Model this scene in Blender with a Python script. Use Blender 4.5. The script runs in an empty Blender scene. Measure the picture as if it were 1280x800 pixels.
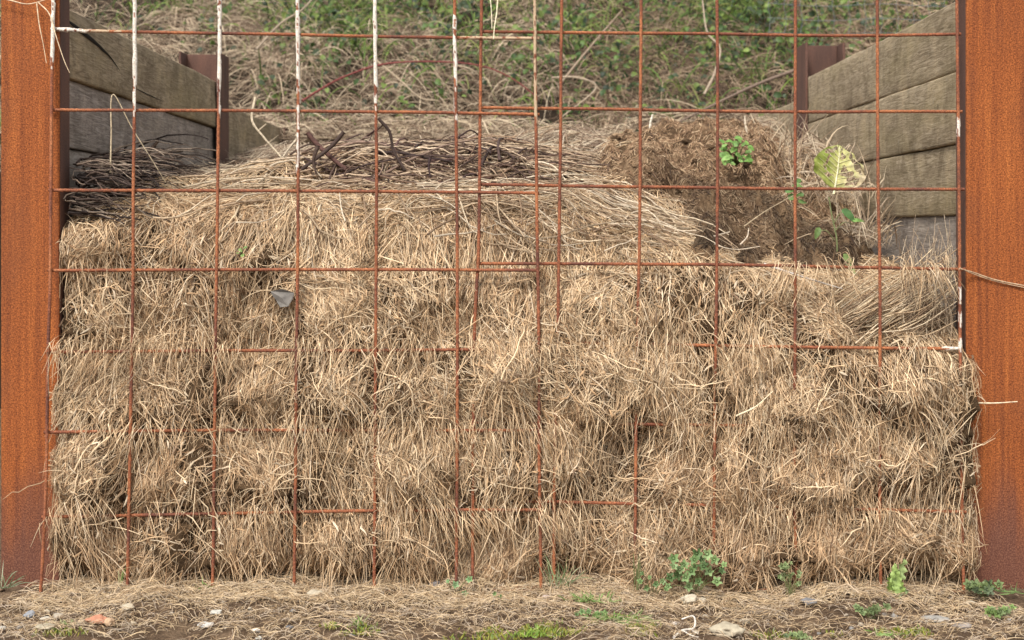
import bpy, bmesh, math, random
import numpy as np
from mathutils import Vector, Matrix
random.seed(7)
rng = np.random.default_rng(11)
R = math.radians
SC = bpy.context.scene
COL = SC.collection

# ------------------------------------------------------------------ camera, sky, sun, exposure
CAMY, CAMZ, FPX, HY = -3.5, 0.90, 1750.0, 285.0       # focal length in photo pixels, horizon row
cam_d = bpy.data.cameras.new('camera')
cam = bpy.data.objects.new('camera', cam_d); COL.objects.link(cam)
cam.location = (0, CAMY, CAMZ); cam.rotation_euler = (R(90), 0, 0)
cam_d.sensor_width = 36.0; cam_d.lens = 36.0 * FPX / 1280.0
cam_d.shift_y = (HY - 400.0) / 1280.0
cam_d.clip_end = 500.0; cam_d.clip_start = 0.05
cam_d.dof.use_dof = True; cam_d.dof.focus_distance = 3.6; cam_d.dof.aperture_fstop = 5.0
SC.camera = cam
W = bpy.data.worlds.new('World'); SC.world = W; W.use_nodes = True
wn, wl = W.node_tree.nodes, W.node_tree.links
wn.clear()
sky = wn.new('ShaderNodeTexSky'); sky.sky_type = 'NISHITA'; sky.sun_disc = False
SUN_EL, SUN_AZ = R(50), R(205)          # high, behind the camera and a little to its left
sky.sun_elevation = SUN_EL; sky.sun_rotation = SUN_AZ
sky.air_density = 1.0; sky.dust_density = 2.5; sky.ozone_density = 0.6
hs = wn.new('ShaderNodeHueSaturation'); hs.inputs['Saturation'].default_value = 0.12   # cloud cover takes the blue out
bg = wn.new('ShaderNodeBackground'); bg.inputs['Strength'].default_value = 0.15
wo = wn.new('ShaderNodeOutputWorld')
wl.new(sky.outputs[0], hs.inputs['Color']); wl.new(hs.outputs[0], bg.inputs['Color']); wl.new(bg.outputs[0], wo.inputs[0])
sun_d = bpy.data.lights.new('sun', 'SUN'); sun_d.energy = 1.9; sun_d.angle = R(12); sun_d.color = (1.0, 0.95, 0.87)
sun = bpy.data.objects.new('sun', sun_d); COL.objects.link(sun)
sdir = Vector((math.sin(SUN_AZ) * math.cos(SUN_EL), math.cos(SUN_AZ) * math.cos(SUN_EL), math.sin(SUN_EL)))
sun.rotation_euler = sdir.to_track_quat('Z', 'Y').to_euler()
sun.location = (-2, -4, 6)
SC.view_settings.view_transform = 'Standard'; SC.view_settings.look = 'None'
SC.view_settings.exposure = 0.85; SC.view_settings.gamma = 1.0
SC.view_settings.use_curve_mapping = False

# ------------------------------------------------------------------ helpers
def P(px, py, y=0.0):
    """photo pixel at world depth y -> world point"""
    d = y - CAMY
    return np.array([(px - 640.0) / FPX * d, y, CAMZ - (py - HY) / FPX * d])
def proj(p):
    d = p[..., 1] - CAMY
    return 640 + p[..., 0] / d * FPX, HY - (p[..., 2] - CAMZ) / d * FPX

def _h(ix, iy, iz):
    n = (ix.astype(np.uint32) * np.uint32(374761393)) ^ (iy.astype(np.uint32) * np.uint32(668265263)) ^ (iz.astype(np.uint32) * np.uint32(2147483647 - 77771))
    n = (n ^ (n >> np.uint32(13))) * np.uint32(1274126177)
    n = n ^ (n >> np.uint32(16))
    return (n & np.uint32(0xFFFFFF)).astype(np.float64) / float(0xFFFFFF)
def vnoise(x, y, z=0.0):
    x, y, z = np.broadcast_arrays(np.asarray(x, float), np.asarray(y, float), np.asarray(z, float))
    x = x + 1000; y = y + 1000; z = z + 1000
    xi = np.floor(x).astype(np.int64); yi = np.floor(y).astype(np.int64); zi = np.floor(z).astype(np.int64)
    fx, fy, fz = x - xi, y - yi, z - zi
    fx = fx * fx * (3 - 2 * fx); fy = fy * fy * (3 - 2 * fy); fz = fz * fz * (3 - 2 * fz)
    r = 0
    for a in (0, 1):
        for b in (0, 1):
            for c in (0, 1):
                w = (fx if a else 1 - fx) * (fy if b else 1 - fy) * (fz if c else 1 - fz)
                r = r + w * _h(xi + a, yi + b, zi + c)
    return r * 2 - 1
def fbm(x, y, z=0.0, o=3):
    r = 0; a = 1.0; s = 1.0
    for k in range(o):
        r = r + a * vnoise(x * s + 17.3 * k, y * s - 9.1 * k, z * s + 3.7 * k); a *= .5; s *= 2.03
    return r
def sstep(a, b, x):
    t = np.clip((x - a) / (b - a), 0, 1); return t * t * (3 - 2 * t)

def tag(o, label=None, cat=None, group=None, kind=None):
    if label: o['label'] = label
    if cat: o['category'] = cat
    if group: o['group'] = group
    if kind: o['kind'] = kind
    return o
def empty(name, loc=(0, 0, 0)):
    o = bpy.data.objects.new(name, None); COL.objects.link(o); o.location = loc; o.empty_display_size = .05
    return o
def link_mesh(name, me, mats, parent=None):
    for m in (mats if isinstance(mats, (list, tuple)) else [mats]): me.materials.append(m)
    o = bpy.data.objects.new(name, me); COL.objects.link(o)
    if parent is not None:
        o.parent = parent
        o.matrix_parent_inverse = Matrix.Translation(-Vector(parent.location))
    return o
def np_mesh(name, V, Q, tint=None, smooth=True, midx=None):
    """numpy quads (or tris) -> mesh, with a per vertex colour attribute"""
    me = bpy.data.meshes.new(name)
    V = np.ascontiguousarray(V, dtype=np.float32).reshape(-1, 3); Q = np.ascontiguousarray(Q, dtype=np.int32)
    n, k = Q.shape
    me.vertices.add(len(V)); me.vertices.foreach_set('co', V.ravel())
    me.loops.add(n * k); me.loops.foreach_set('vertex_index', Q.ravel())
    me.polygons.add(n)
    me.polygons.foreach_set('loop_start', np.arange(0, n * k, k, dtype=np.int32))
    try: me.polygons.foreach_set('loop_total', np.full(n, k, dtype=np.int32))
    except Exception: pass
    me.polygons.foreach_set('use_smooth', np.full(n, smooth, dtype=bool))
    if midx is not None: me.polygons.foreach_set('material_index', np.ascontiguousarray(midx, dtype=np.int32))
    if tint is not None:
        at = me.attributes.new('tint', 'FLOAT_COLOR', 'POINT')
        c = np.ones((len(V), 4), dtype=np.float32); c[:, :3] = np.asarray(tint).reshape(-1, 3)
        at.data.foreach_set('color', c.ravel())
    me.update(); me.validate()
    return me
def norm(v): return v / np.maximum(np.linalg.norm(v, axis=-1, keepdims=True), 1e-9)

class Bag:
    """collects geometry of ONE object"""
    def __init__(s): s.V = []; s.Q = []; s.C = []; s.n = 0
    def add(s, V, Q, C):
        V = np.asarray(V, float).reshape(-1, 3); C = np.broadcast_to(np.asarray(C, float), V.shape) if np.ndim(C) == 1 else np.asarray(C).reshape(-1, 3)
        s.V.append(V); s.Q.append(np.asarray(Q) + s.n); s.C.append(C); s.n += len(V)
    def build(s, name, mat, parent=None, smooth=True):
        me = np_mesh(name, np.concatenate(s.V), np.concatenate(s.Q), np.concatenate(s.C), smooth)
        return link_mesh(name, me, mat, parent)
def ribbons(bag, pts, ref, w, col, taper=0.55):
    """many curved stalks (N,K,3) as folded ribbons; ref (N,3)|(N,K,3) faces outward"""
    N, K, _ = pts.shape
    T = norm(np.gradient(pts, axis=1))
    if ref.ndim == 2: ref = ref[:, None, :] * np.ones((1, K, 1))
    B = norm(np.cross(T, ref)); Nn = np.cross(B, T)
    prof = 1 - (1 - taper) * np.abs(np.linspace(-1, 1, K)) ** 2.2
    ww = np.asarray(w)[:, None, None] * prof[None, :, None] * .5
    V = np.stack([pts - B * ww, pts + Nn * ww * .8, pts + B * ww], axis=2)          # N,K,3,3
    idx = np.arange(N * K * 3).reshape(N, K, 3)
    Q = np.stack([idx[:, :-1, :-1], idx[:, :-1, 1:], idx[:, 1:, 1:], idx[:, 1:, :-1]], axis=-1).reshape(-1, 4)
    C = np.broadcast_to(np.asarray(col)[:, None, None, :], V.shape)
    bag.add(V, Q, C.reshape(-1, 3))
def tubes(bag, pts, r, col, sides=5, taper=0.5, ends=True):
    """many round stalks (N,K,3), r (N,), one way taper"""
    pts = np.asarray(pts, float)
    if pts.ndim == 2: pts = pts[None]
    N, K, _ = pts.shape
    r = np.broadcast_to(np.asarray(r, float), (N,)); col = np.broadcast_to(np.asarray(col, float), (N, 3))
    T = norm(np.gradient(pts, axis=1))
    ref = np.zeros((N, K, 3)); ref[..., 1] = 1.0; ref[..., 0] = .37
    B = norm(np.cross(T, ref)); Nn = np.cross(B, T)
    prof = np.linspace(1, taper, K)
    a = np.linspace(0, 2 * math.pi, sides, endpoint=False)
    rr = r[:, None, None, None] * prof[None, :, None, None]
    if K > 8: rr = rr * (1 + .12 * vnoise(np.arange(K)[None, :, None, None] * .9, np.arange(N)[:, None, None, None] * 3.3))
    V = pts[:, :, None, :] + rr * (np.cos(a)[None, None, :, None] * B[:, :, None, :] + np.sin(a)[None, None, :, None] * Nn[:, :, None, :])
    idx = np.arange(N * K * sides).reshape(N, K, sides)
    nx = np.roll(idx, -1, axis=2)
    Q = np.stack([idx[:, :-1], nx[:, :-1], nx[:, 1:], idx[:, 1:]], axis=-1).reshape(-1, 4)
    C = np.broadcast_to(col[:, None, None, :], V.shape).reshape(-1, 3)
    bag.add(V, Q, C)
    if ends and sides >= 4:
        for e in (0, K - 1):
            c = idx[:, e, :]
            o0 = bag.n
            Vc = V[:, e]; m = Vc.mean(axis=1, keepdims=True)
            VV = np.concatenate([Vc, m], axis=1); n1 = sides + 1
            ii = np.arange(N * n1).reshape(N, n1)
            q = np.stack([ii[:, :sides], np.roll(ii[:, :sides], -1, axis=1), np.broadcast_to(ii[:, sides:], (N, sides)), np.broadcast_to(ii[:, sides:], (N, sides))], axis=-1).reshape(-1, 4)
            # a degenerate quad is dropped: use two neighbouring rim points instead
            q = np.stack([ii[:, 0:sides:1], np.roll(ii[:, :sides], -1, axis=1), np.roll(ii[:, :sides], -2, axis=1), np.broadcast_to(ii[:, sides:], (N, sides))], axis=-1)[:, ::2].reshape(-1, 4)
            bag.add(VV, q, np.broadcast_to(col[:, None, :], VV.shape).reshape(-1, 3))
def smooth_path(pts, K):
    """Catmull-Rom through control points"""
    p = np.asarray(pts, float); p = np.vstack([2 * p[0] - p[1], p, 2 * p[-1] - p[-2]])
    n = len(p) - 3; out = []
    for t in np.linspace(0, n - 1e-6, K):
        i = int(t); f = t - i; a, b, c, d = p[i:i + 4]
        out.append(.5 * ((2 * b) + (-a + c) * f + (2 * a - 5 * b + 4 * c - d) * f * f + (-a + 3 * b - 3 * c + d) * f ** 3))
    return np.array(out)

# ------------------------------------------------------------------ materials
def new_mat(name):
    m = bpy.data.materials.new(name); m.use_nodes = True
    nt = m.node_tree; b = nt.nodes['Principled BSDF']
    return m, nt, b
def noise_node(nt, scale, detail=6, rough=.6, vec=None, mscale=None):
    n = nt.nodes.new('ShaderNodeTexNoise'); n.inputs['Scale'].default_value = scale
    n.inputs['Detail'].default_value = detail; n.inputs['Roughness'].default_value = rough
    tc = nt.nodes.new('ShaderNodeTexCoord'); src = tc.outputs['Object']
    if mscale:
        mp = nt.nodes.new('ShaderNodeMapping'); mp.inputs['Scale'].default_value = mscale
        nt.links.new(src, mp.inputs[0]); src = mp.outputs[0]
    nt.links.new(src, n.inputs['Vector'])
    return n
def ramp(nt, src, stops):
    r = nt.nodes.new('ShaderNodeValToRGB'); e = r.color_ramp.elements
    while len(e) < len(stops): e.new(.5)
    for i, (p, c) in enumerate(stops):
        e[i].position = p; e[i].color = (*c, 1) if len(c) == 3 else c
    nt.links.new(src, r.inputs[0]); return r
def mixc(nt, fac, a, b, mode='MIX'):
    m = nt.nodes.new('ShaderNodeMix'); m.data_type = 'RGBA'; m.blend_type = mode
    if isinstance(fac, (int, float)): m.inputs[0].default_value = fac
    else: nt.links.new(fac, m.inputs[0])
    for k, v in ((6, a), (7, b)):
        if isinstance(v, tuple): m.inputs[k].default_value = (*v, 1)
        else: nt.links.new(v, m.inputs[k])
    return m.outputs[2]
def bump(nt, b, src, strength, dist):
    n = nt.nodes.new('ShaderNodeBump'); n.inputs['Strength'].default_value = strength; n.inputs['Distance'].default_value = dist
    nt.links.new(src, n.inputs['Height']); nt.links.new(n.outputs[0], b.inputs['Normal']); return n

def tint_mat(name, rough=.75, nscale=90, lo=.72, hi=1.22, transl=0.0):
    """colour carried by each stalk or leaf, mottled by noise"""
    m, nt, b = new_mat(name)
    a = nt.nodes.new('ShaderNodeAttribute'); a.attribute_name = 'tint'
    n = noise_node(nt, nscale, 3)
    r = ramp(nt, n.outputs[0], [(.3, (lo,) * 3), (.7, (hi,) * 3)])
    c = mixc(nt, 1.0, a.outputs['Color'], r.outputs[0], 'MULTIPLY')
    nt.links.new(c, b.inputs['Base Color']); b.inputs['Roughness'].default_value = rough
    b.inputs['Specular IOR Level'].default_value = .3
    if transl > 0:
        t = nt.nodes.new('ShaderNodeBsdfTranslucent'); nt.links.new(c, t.inputs[0])
        mx = nt.nodes.new('ShaderNodeMixShader'); mx.inputs[0].default_value = transl
        out = nt.nodes['Material Output']
        nt.links.new(b.outputs[0], mx.inputs[1]); nt.links.new(t.outputs[0], mx.inputs[2]); nt.links.new(mx.outputs[0], out.inputs[0])
    return m
M_straw = tint_mat('straw', .7, 60, .75, 1.2, .12)
M_twig = tint_mat('twig bark', .85, 120, .6, 1.3)
M_leaf = tint_mat('green leaf', .5, 70, .75, 1.3, .25)
M_stone = tint_mat('stone', .85, 35, .65, 1.25)

def earth_mat(name, stops, scale, fibre=True):
    m, nt, b = new_mat(name)
    n1 = noise_node(nt, scale, 10, .65); r1 = ramp(nt, n1.outputs[0], stops)
    n2 = noise_node(nt, scale * 9, 6, .7); r2 = ramp(nt, n2.outputs[0], [(.3, (.6,) * 3), (.7, (1.4,) * 3)])
    c = mixc(nt, 1.0, r1.outputs[0], r2.outputs[0], 'MULTIPLY')
    nt.links.new(c, b.inputs['Base Color']); b.inputs['Roughness'].default_value = .95
    b.inputs['Specular IOR Level'].default_value = .15
    bump(nt, b, n2.outputs[0], .9, .01)
    return m
M_under = earth_mat('matted hay', [(.3, (.045, .027, .014)), (.7, (.12, .074, .039))], 22)  # core darkened, painting shade into the gaps between stalks
M_soil = earth_mat('rotted compost', [(.3, (.035, .021, .012)), (.5, (.11, .068, .038)), (.70, (.24, .16, .095))], 9)
M_ground = earth_mat('trodden earth', [(.3, (.05, .031, .019)), (.5, (.12, .078, .048)), (.7, (.22, .15, .095))], 14)
M_bank = earth_mat('bank earth', [(.3, (.012, .008, .005)), (.7, (.04, .026, .016))], 3)

def rust_mat(name, lo_z=None):
    m, nt, b = new_mat(name)
    st = noise_node(nt, 1.0, 5, .6, mscale=(70, 70, 2.2))
    fine = noise_node(nt, 270, 4, .8)
    blot = noise_node(nt, 7, 6, .6, mscale=(1.4, 1.4, .6))
    c1 = ramp(nt, st.outputs[0], [(.28, (.15, .041, .013)), (.5, (.235, .066, .017)), (.72, (.31, .094, .023))])
    c2 = ramp(nt, fine.outputs[0], [(.36, (.38, .32, .30)), (.5, (.98, .98, .98)), (.62, (1.7, 1.8, 1.8))])
    c = mixc(nt, 1.0, c1.outputs[0], c2.outputs[0], 'MULTIPLY')
    dk = ramp(nt, blot.outputs[0], [(.5, (0,) * 3), (.75, (.4,) * 3)])
    c = mixc(nt, dk.outputs[0], c, (.13, .045, .022))
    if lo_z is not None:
        # darker, browner tone that starts part way down towards the soil
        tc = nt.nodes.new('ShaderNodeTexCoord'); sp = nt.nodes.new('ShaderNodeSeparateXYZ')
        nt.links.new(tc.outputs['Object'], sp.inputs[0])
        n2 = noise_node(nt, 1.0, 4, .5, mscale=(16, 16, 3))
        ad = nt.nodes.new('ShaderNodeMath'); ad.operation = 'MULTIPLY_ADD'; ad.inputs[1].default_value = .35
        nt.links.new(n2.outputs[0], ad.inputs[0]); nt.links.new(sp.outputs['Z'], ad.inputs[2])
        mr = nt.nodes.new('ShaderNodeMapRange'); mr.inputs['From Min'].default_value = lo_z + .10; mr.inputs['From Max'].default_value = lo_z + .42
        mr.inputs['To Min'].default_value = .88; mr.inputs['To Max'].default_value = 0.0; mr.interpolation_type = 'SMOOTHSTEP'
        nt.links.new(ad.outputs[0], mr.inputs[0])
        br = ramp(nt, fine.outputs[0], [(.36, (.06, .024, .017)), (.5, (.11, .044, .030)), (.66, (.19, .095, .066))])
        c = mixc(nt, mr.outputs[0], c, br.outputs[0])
    nt.links.new(c, b.inputs['Base Color']); b.inputs['Roughness'].default_value = .82
    b.inputs['Specular IOR Level'].default_value = .25
    bump(nt, b, fine.outputs[0], .55, .0012)
    return m
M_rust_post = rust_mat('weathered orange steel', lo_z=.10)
def darkrust_and_shade():
    m, nt, b = new_mat('dark rusted steel and flange shade')
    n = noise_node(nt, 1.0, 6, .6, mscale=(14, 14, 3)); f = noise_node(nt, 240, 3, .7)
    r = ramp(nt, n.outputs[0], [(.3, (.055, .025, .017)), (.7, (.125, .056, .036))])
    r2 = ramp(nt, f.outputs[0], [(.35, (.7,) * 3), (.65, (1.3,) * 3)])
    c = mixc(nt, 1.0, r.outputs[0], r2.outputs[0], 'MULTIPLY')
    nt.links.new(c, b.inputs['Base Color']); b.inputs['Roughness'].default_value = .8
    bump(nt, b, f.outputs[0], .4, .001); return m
M_rust_dark_and_shade = darkrust_and_shade()  # rear posts' own dark rust; doubles as painted shade on front inner flanges
def bar_mat():
    m, nt, b = new_mat('rusty bar with flaking paint')
    a = nt.nodes.new('ShaderNodeAttribute'); a.attribute_name = 'tint'
    f = noise_node(nt, 260, 4, .8); g = noise_node(nt, 9, 4, .6)
    r1 = ramp(nt, g.outputs[0], [(.35, (.10, .032, .018)), (.5, (.19, .058, .024)), (.68, (.30, .105, .038))])
    r2 = ramp(nt, f.outputs[0], [(.33, (.45,) * 3), (.5, (1,) * 3), (.66, (1.9, 2.0, 2.1))])
    c = mixc(nt, 1.0, r1.outputs[0], r2.outputs[0], 'MULTIPLY')
    sp = nt.nodes.new('ShaderNodeSeparateXYZ'); nt.links.new(a.outputs['Vector'], sp.inputs[0])
    pc = ramp(nt, f.outputs[0], [(.32, (.36, .26, .17)), (.5, (.62, .57, .49)), (.6, (.70, .66, .60))])
    c = mixc(nt, sp.outputs[0], c, pc.outputs[0])
    c = mixc(nt, sp.outputs[1], c, (.42, .30, .19))
    nt.links.new(c, b.inputs['Base Color']); b.inputs['Roughness'].default_value = .85
    bump(nt, b, f.outputs[0], .5, .0012); return m
M_bar = bar_mat()
def wood_mat(name, c0, c1, c2, algae, alg_amt=.5):
    m, nt, b = new_mat(name)
    gr = noise_node(nt, 1.0, 9, .7, mscale=(9, 7.0, 85))
    gr.inputs['Distortion'].default_value = 2.2
    big = noise_node(nt, 1.0, 5, .6, mscale=(2, 2.4, 9))
    r1 = ramp(nt, gr.outputs[0], [(.36, c0), (.5, c1), (.64, c2)])
    al = ramp(nt, big.outputs[0], [(.42, (0,) * 3), (.66, (alg_amt,) * 3)])
    c = mixc(nt, al.outputs[0], r1.outputs[0], algae)
    # vertical run-off streaks and pale droppings / lichen spots
    sk = noise_node(nt, 1.0, 8, .72, mscale=(5, 8, 6)); sk.inputs['Distortion'].default_value = .6; sr = ramp(nt, sk.outputs[0], [(.34, (.55, .52, .50)), (.5, (1.0,) * 3), (.66, (1.38, 1.36, 1.3))])
    c = mixc(nt, .8, c, sr.outputs[0], 'MULTIPLY')
    sp = noise_node(nt, 16, 8, .75); spr = ramp(nt, sp.outputs[0], [(.62, (0,) * 3), (.72, (.6,) * 3)])
    c = mixc(nt, spr.outputs[0], c, (.30, .27, .22))
    dk = noise_node(nt, 42, 4, .7); dr = ramp(nt, dk.outputs[0], [(.64, (0,) * 3), (.72, (.7,) * 3)])
    c = mixc(nt, dr.outputs[0], c, (.045, .032, .022))
    nt.links.new(c, b.inputs['Base Color']); b.inputs['Roughness'].default_value = .88
    b.inputs['Specular IOR Level'].default_value = .2
    bump(nt, b, gr.outputs[0], .6, .004); return m
M_wood_tan = wood_mat('mossy weathered timber', (.16, .122, .078), (.27, .212, .138), (.39, .32, .225), (.235, .19, .10), .45)
M_wood_grey = wood_mat('grey weathered timber', (.15, .125, .105), (.26, .22, .19), (.38, .335, .295), (.21, .18, .135), .3)

# ------------------------------------------------------------------ ground (one sheet to the horizon)
def ground_h(x, y):
    near = np.exp(-((x / 3.0) ** 2 + ((y + .3) / 2.5) ** 2))
    return near * (.016 * fbm(x * 5, y * 5, 3.0, 3) + .006 * fbm(x * 26, y * 26, 9.0, 2)) - .004
gx = np.unique(np.concatenate([-np.geomspace(2.2, 160, 14), np.linspace(-2.2, 2.2, 300), np.geomspace(2.2, 160, 14)]))
gy = np.unique(np.concatenate([-np.geomspace(1.2, 160, 14), np.linspace(-1.2, .3, 110), np.geomspace(.32, 260, 16)]))
GX, GY = np.meshgrid(gx, gy, indexing='ij'); GZ = ground_h(GX, GY)
V = np.stack([GX, GY, GZ], -1); ii = np.arange(GX.size).reshape(GX.shape)
Q = np.stack([ii[:-1, :-1], ii[1:, :-1], ii[1:, 1:], ii[:-1, 1:]], -1).reshape(-1, 4)
g = link_mesh('ground', np_mesh('ground', V, Q), M_ground); tag(g, kind='structure')

# ------------------------------------------------------------------ bank behind
def bank_h(x, y):
    s = np.clip(y - 3.55, 0, 5.5)
    return 1.18 + .62 * s + .10 * fbm(x * 1.3, y * 1.3, 1.0, 3) * np.clip(s * 2 + .3, 0, 1) + .03 * fbm(x * 6, y * 6, 5.0, 2)
bx = np.linspace(-16, 16, 400); by = np.linspace(3.5, 9.5, 110)
BX, BY = np.meshgrid(bx, by, indexing='ij')
BZ = bank_h(BX, BY)
V = np.stack([BX, BY, BZ], -1)
skirt = V.copy()[:, :1]; skirt[..., 2] = -.2
back = V.copy()[:, -1:]; back[..., 2] = -.2; back[..., 1] += 3
V = np.concatenate([skirt, V, back], axis=1); ii = np.arange(V.shape[0] * V.shape[1]).reshape(V.shape[:2])
Q = np.stack([ii[:-1, :-1], ii[1:, :-1], ii[1:, 1:], ii[:-1, 1:]], -1).reshape(-1, 4)
bk = link_mesh('bank', np_mesh('bank', V, Q), M_bank); tag(bk, kind='structure')

# ------------------------------------------------------------------ steel posts
def boxes_mesh(name, bxs, bevel=.0015, segs=1):
    bm = bmesh.new()
    for (x0, x1, y0, y1, z0, z1) in bxs:
        r = bmesh.ops.create_cube(bm, size=1)
        for v in r['verts']:
            v.co = Vector(((x0 + x1) / 2 + v.co.x * (x1 - x0), (y0 + y1) / 2 + v.co.y * (y1 - y0), (z0 + z1) / 2 + v.co.z * (z1 - z0)))
    if bevel: bmesh.ops.bevel(bm, geom=bm.edges[:], offset=bevel, segments=segs, affect='EDGES', profile=.5)
    me = bpy.data.meshes.new(name); bm.to_mesh(me); bm.free(); return me
def post(name, xi, side, y0, depth, width, top, mat, label, group=None, closed_front=True):
    """steel section; xi = inner edge x; side -1 left / +1 right"""
    x0, x1 = sorted((xi, xi + side * width)); t = .010
    root = empty(name, ((x0 + x1) / 2, y0 + depth / 2, 0))
    tag(root, label, 'steel post', group)
    inner = (xi, xi + side * t); outer = (xi + side * (width - t), xi + side * width)
    z0 = -.05
    wx0, wx1 = x0 + t + .0005, x1 - t - .0005
    if closed_front:
        link_mesh('web', boxes_mesh('web', [(x0, x1, y0, y0 + t, z0, top)], .003, 2), mat, root)
        yy0 = y0 + t + .0005
    else:
        link_mesh('web', boxes_mesh('web', [(wx0, wx1, y0 + depth * .5 - t / 2, y0 + depth * .5 + t / 2, z0, top)]), mat, root)
        yy0 = y0
    for a in (inner, outer):
        link_mesh('flange', boxes_mesh('flange', [(*sorted(a), yy0, y0 + depth, z0, top)]), M_rust_dark_and_shade if a is inner else mat, root)  # front posts: column's shade painted into the inner flange's darker colour
    return root
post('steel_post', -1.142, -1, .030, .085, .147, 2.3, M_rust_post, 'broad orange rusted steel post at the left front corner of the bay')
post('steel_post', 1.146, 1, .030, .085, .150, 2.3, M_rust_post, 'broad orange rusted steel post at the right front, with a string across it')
post('steel_post', -1.138, -1, 1.93, .20, .155, 1.585, M_rust_dark_and_shade, 'dark brown steel post rising behind the left plank wall', closed_front=False)
post('steel_post', 1.138, 1, 1.93, .20, .155, 1.62, M_rust_dark_and_shade, 'dark brown steel post rising behind the right plank wall', closed_front=False)
post('steel_post', -1.128, -1, 3.46, .16, .155, 1.40, M_rust_dark_and_shade, 'far blurred steel post at the left end of the back boards', closed_front=False)
post('steel_post', 1.128, 1, 3.46, .16, .155, 1.44, M_rust_dark_and_shade, 'far blurred steel post at the right end of the back boards', closed_front=False)

# ------------------------------------------------------------------ plank walls
def plank_mesh(p0, p1, z0, z1, thick, seed, zoff1=0.0, warp=.004):
    """board from p0 to p1 (xy of its face), thickness on the outward side"""
    p0 = np.array(p0, float); p1 = np.array(p1, float); d = p1 - p0; L = np.linalg.norm(d); d = d / L
    nrm = np.array([d[1], -d[0]])                     # side the face looks away from
    nl = int(L / .03) + 2; nh = 9
    u = np.linspace(0, L, nl); v = np.array([0, .012, .035, .25, .5, .75, .965, .988, 1.0])
    U, Vv = np.meshgrid(u, v, indexing='ij')
    def side(off, sgn):
        wob = warp * fbm(U * 2.2 + seed, Vv * 1.5 + seed * 2, seed, 3)
        edge = np.clip(np.abs(Vv * 2 - 1) - .93, 0, 1) ** 2 * .7
        o = off + wob + sgn * edge
        zz = z0 + Vv * (z1 - z0) + zoff1 * (U / L) + np.where(Vv > .99, .0015 * fbm(U * 6 + seed * 3, seed, 0, 3), 0) - np.where(Vv < .01, .0015 * fbm(U * 6 + seed * 5, seed, 0, 3), 0)
        return np.stack([p0[0] + d[0] * U + nrm[0] * o, p0[1] + d[1] * U + nrm[1] * o, zz], -1)
    F = side(0.0, 1); B = side(thick, -1)
    G = np.concatenate([F, B[:, ::-1]], axis=1)        # closed profile loop
    n, k = G.shape[:2]; ii = np.arange(n * k).reshape(n, k); nx = np.roll(ii, -1, axis=1)
    Q = np.stack([ii[:-1], nx[:-1], nx[1:], ii[1:]], -1).reshape(-1, 4)
    caps = []
    for e in (0, n - 1):
        for j in range(nh - 1): caps.append([ii[e, j], ii[e, j + 1], ii[e, k - 2 - j], ii[e, k - 1 - j]])
    return np.concatenate([G.reshape(-1, 3)]), np.concatenate([Q, np.array(caps)])
def plank_wall(label, p0, p1, zs, mats, offs, thick=.045, zo=None, seed=1, cat='plank wall'):
    root = empty('plank_wall', ((p0[0] + p1[0]) / 2, (p0[1] + p1[1]) / 2, 0)); tag(root, label, cat)
    d = np.array(p1, float) - np.array(p0, float); d /= np.linalg.norm(d); nrm = np.array([d[1], -d[0]])
    for i in range(len(zs) - 1):
        o = nrm * offs[i]
        V, Q = plank_mesh(np.array(p0) + o, np.array(p1) + o, zs[i] + .0012, zs[i + 1] - .0012, thick, seed + i * 3.1, 0 if zo is None else zo[i])
        link_mesh('plank', np_mesh('plank', V, Q), mats[i], root)
    return root
# left wall runs from back to front so its face looks to the right; right wall front to back
T_, G_ = M_wood_tan, M_wood_grey
LW = plank_wall('weathered plank wall on the left with a long crack in its top board', (-1.152, 2.02), (-1.152, .045), [.0, .185, .37, .56, .745, .925, 1.11, 1.29, 1.473],
           [G_, G_, G_, G_, G_, G_, G_, T_], [.02, .02, .02, .02, .020, .022, .012, 0.0], seed=1)
RW = plank_wall('weathered olive plank wall on the right, steep behind the orange post', (1.150, .045), (1.150, 2.02), [.0, .185, .37, .56, .745, .932, 1.118, 1.306, 1.488],
           [G_, G_, G_, G_, G_, T_, T_, T_], [.02, .02, .02, .02, .018, .006, 0.0, 0.002], seed=20)
for r_ in (LW, RW): pass
plank_wall('lower far plank wall behind the left dark post', (-1.150, 3.55), (-1.150, 2.04), [.6, .8, .99, 1.17, 1.40], [T_] * 4, [0, .0, .0, .0], seed=40)
plank_wall('lower far plank wall behind the right dark post', (1.150, 2.04), (1.150, 3.55), [.6, .8, .99, 1.17, 1.42], [T_] * 4, [0, .0, .0, .0], seed=50)
plank_wall('low back boards of the bay at the foot of the bank', (1.12, 3.50), (-1.12, 3.50), [.6, .8, .99, 1.17, 1.36], [T_] * 4, [0, 0, 0, 0], seed=60)

# crack in the top left board (a near-black ribbon laid on its face)
ck = Bag()
for (pp, w) in (([(80, 22), (98, 36), (118, 52), (136, 68)], .006), ([(100, 40), (116, 50), (128, 62), (137, 70), (150, 88)], .0035), ([(165, 108), (185, 118), (205, 127)], .0015)):
    pts = []
    for (a, b_) in pp:
        y = 1.1495 * FPX / (640 - a) + CAMY
        q = P(a, b_, y); q[0] = -1.1500; pts.append(q)
    pts = smooth_path(pts, 24)[None]
    ribbons(ck, pts, np.array([[1.0, 0, 0]]), [w * 2.2], np.array([[.012, .009, .006]]), .1)
co = ck.build('crack', M_twig, LW)

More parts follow.
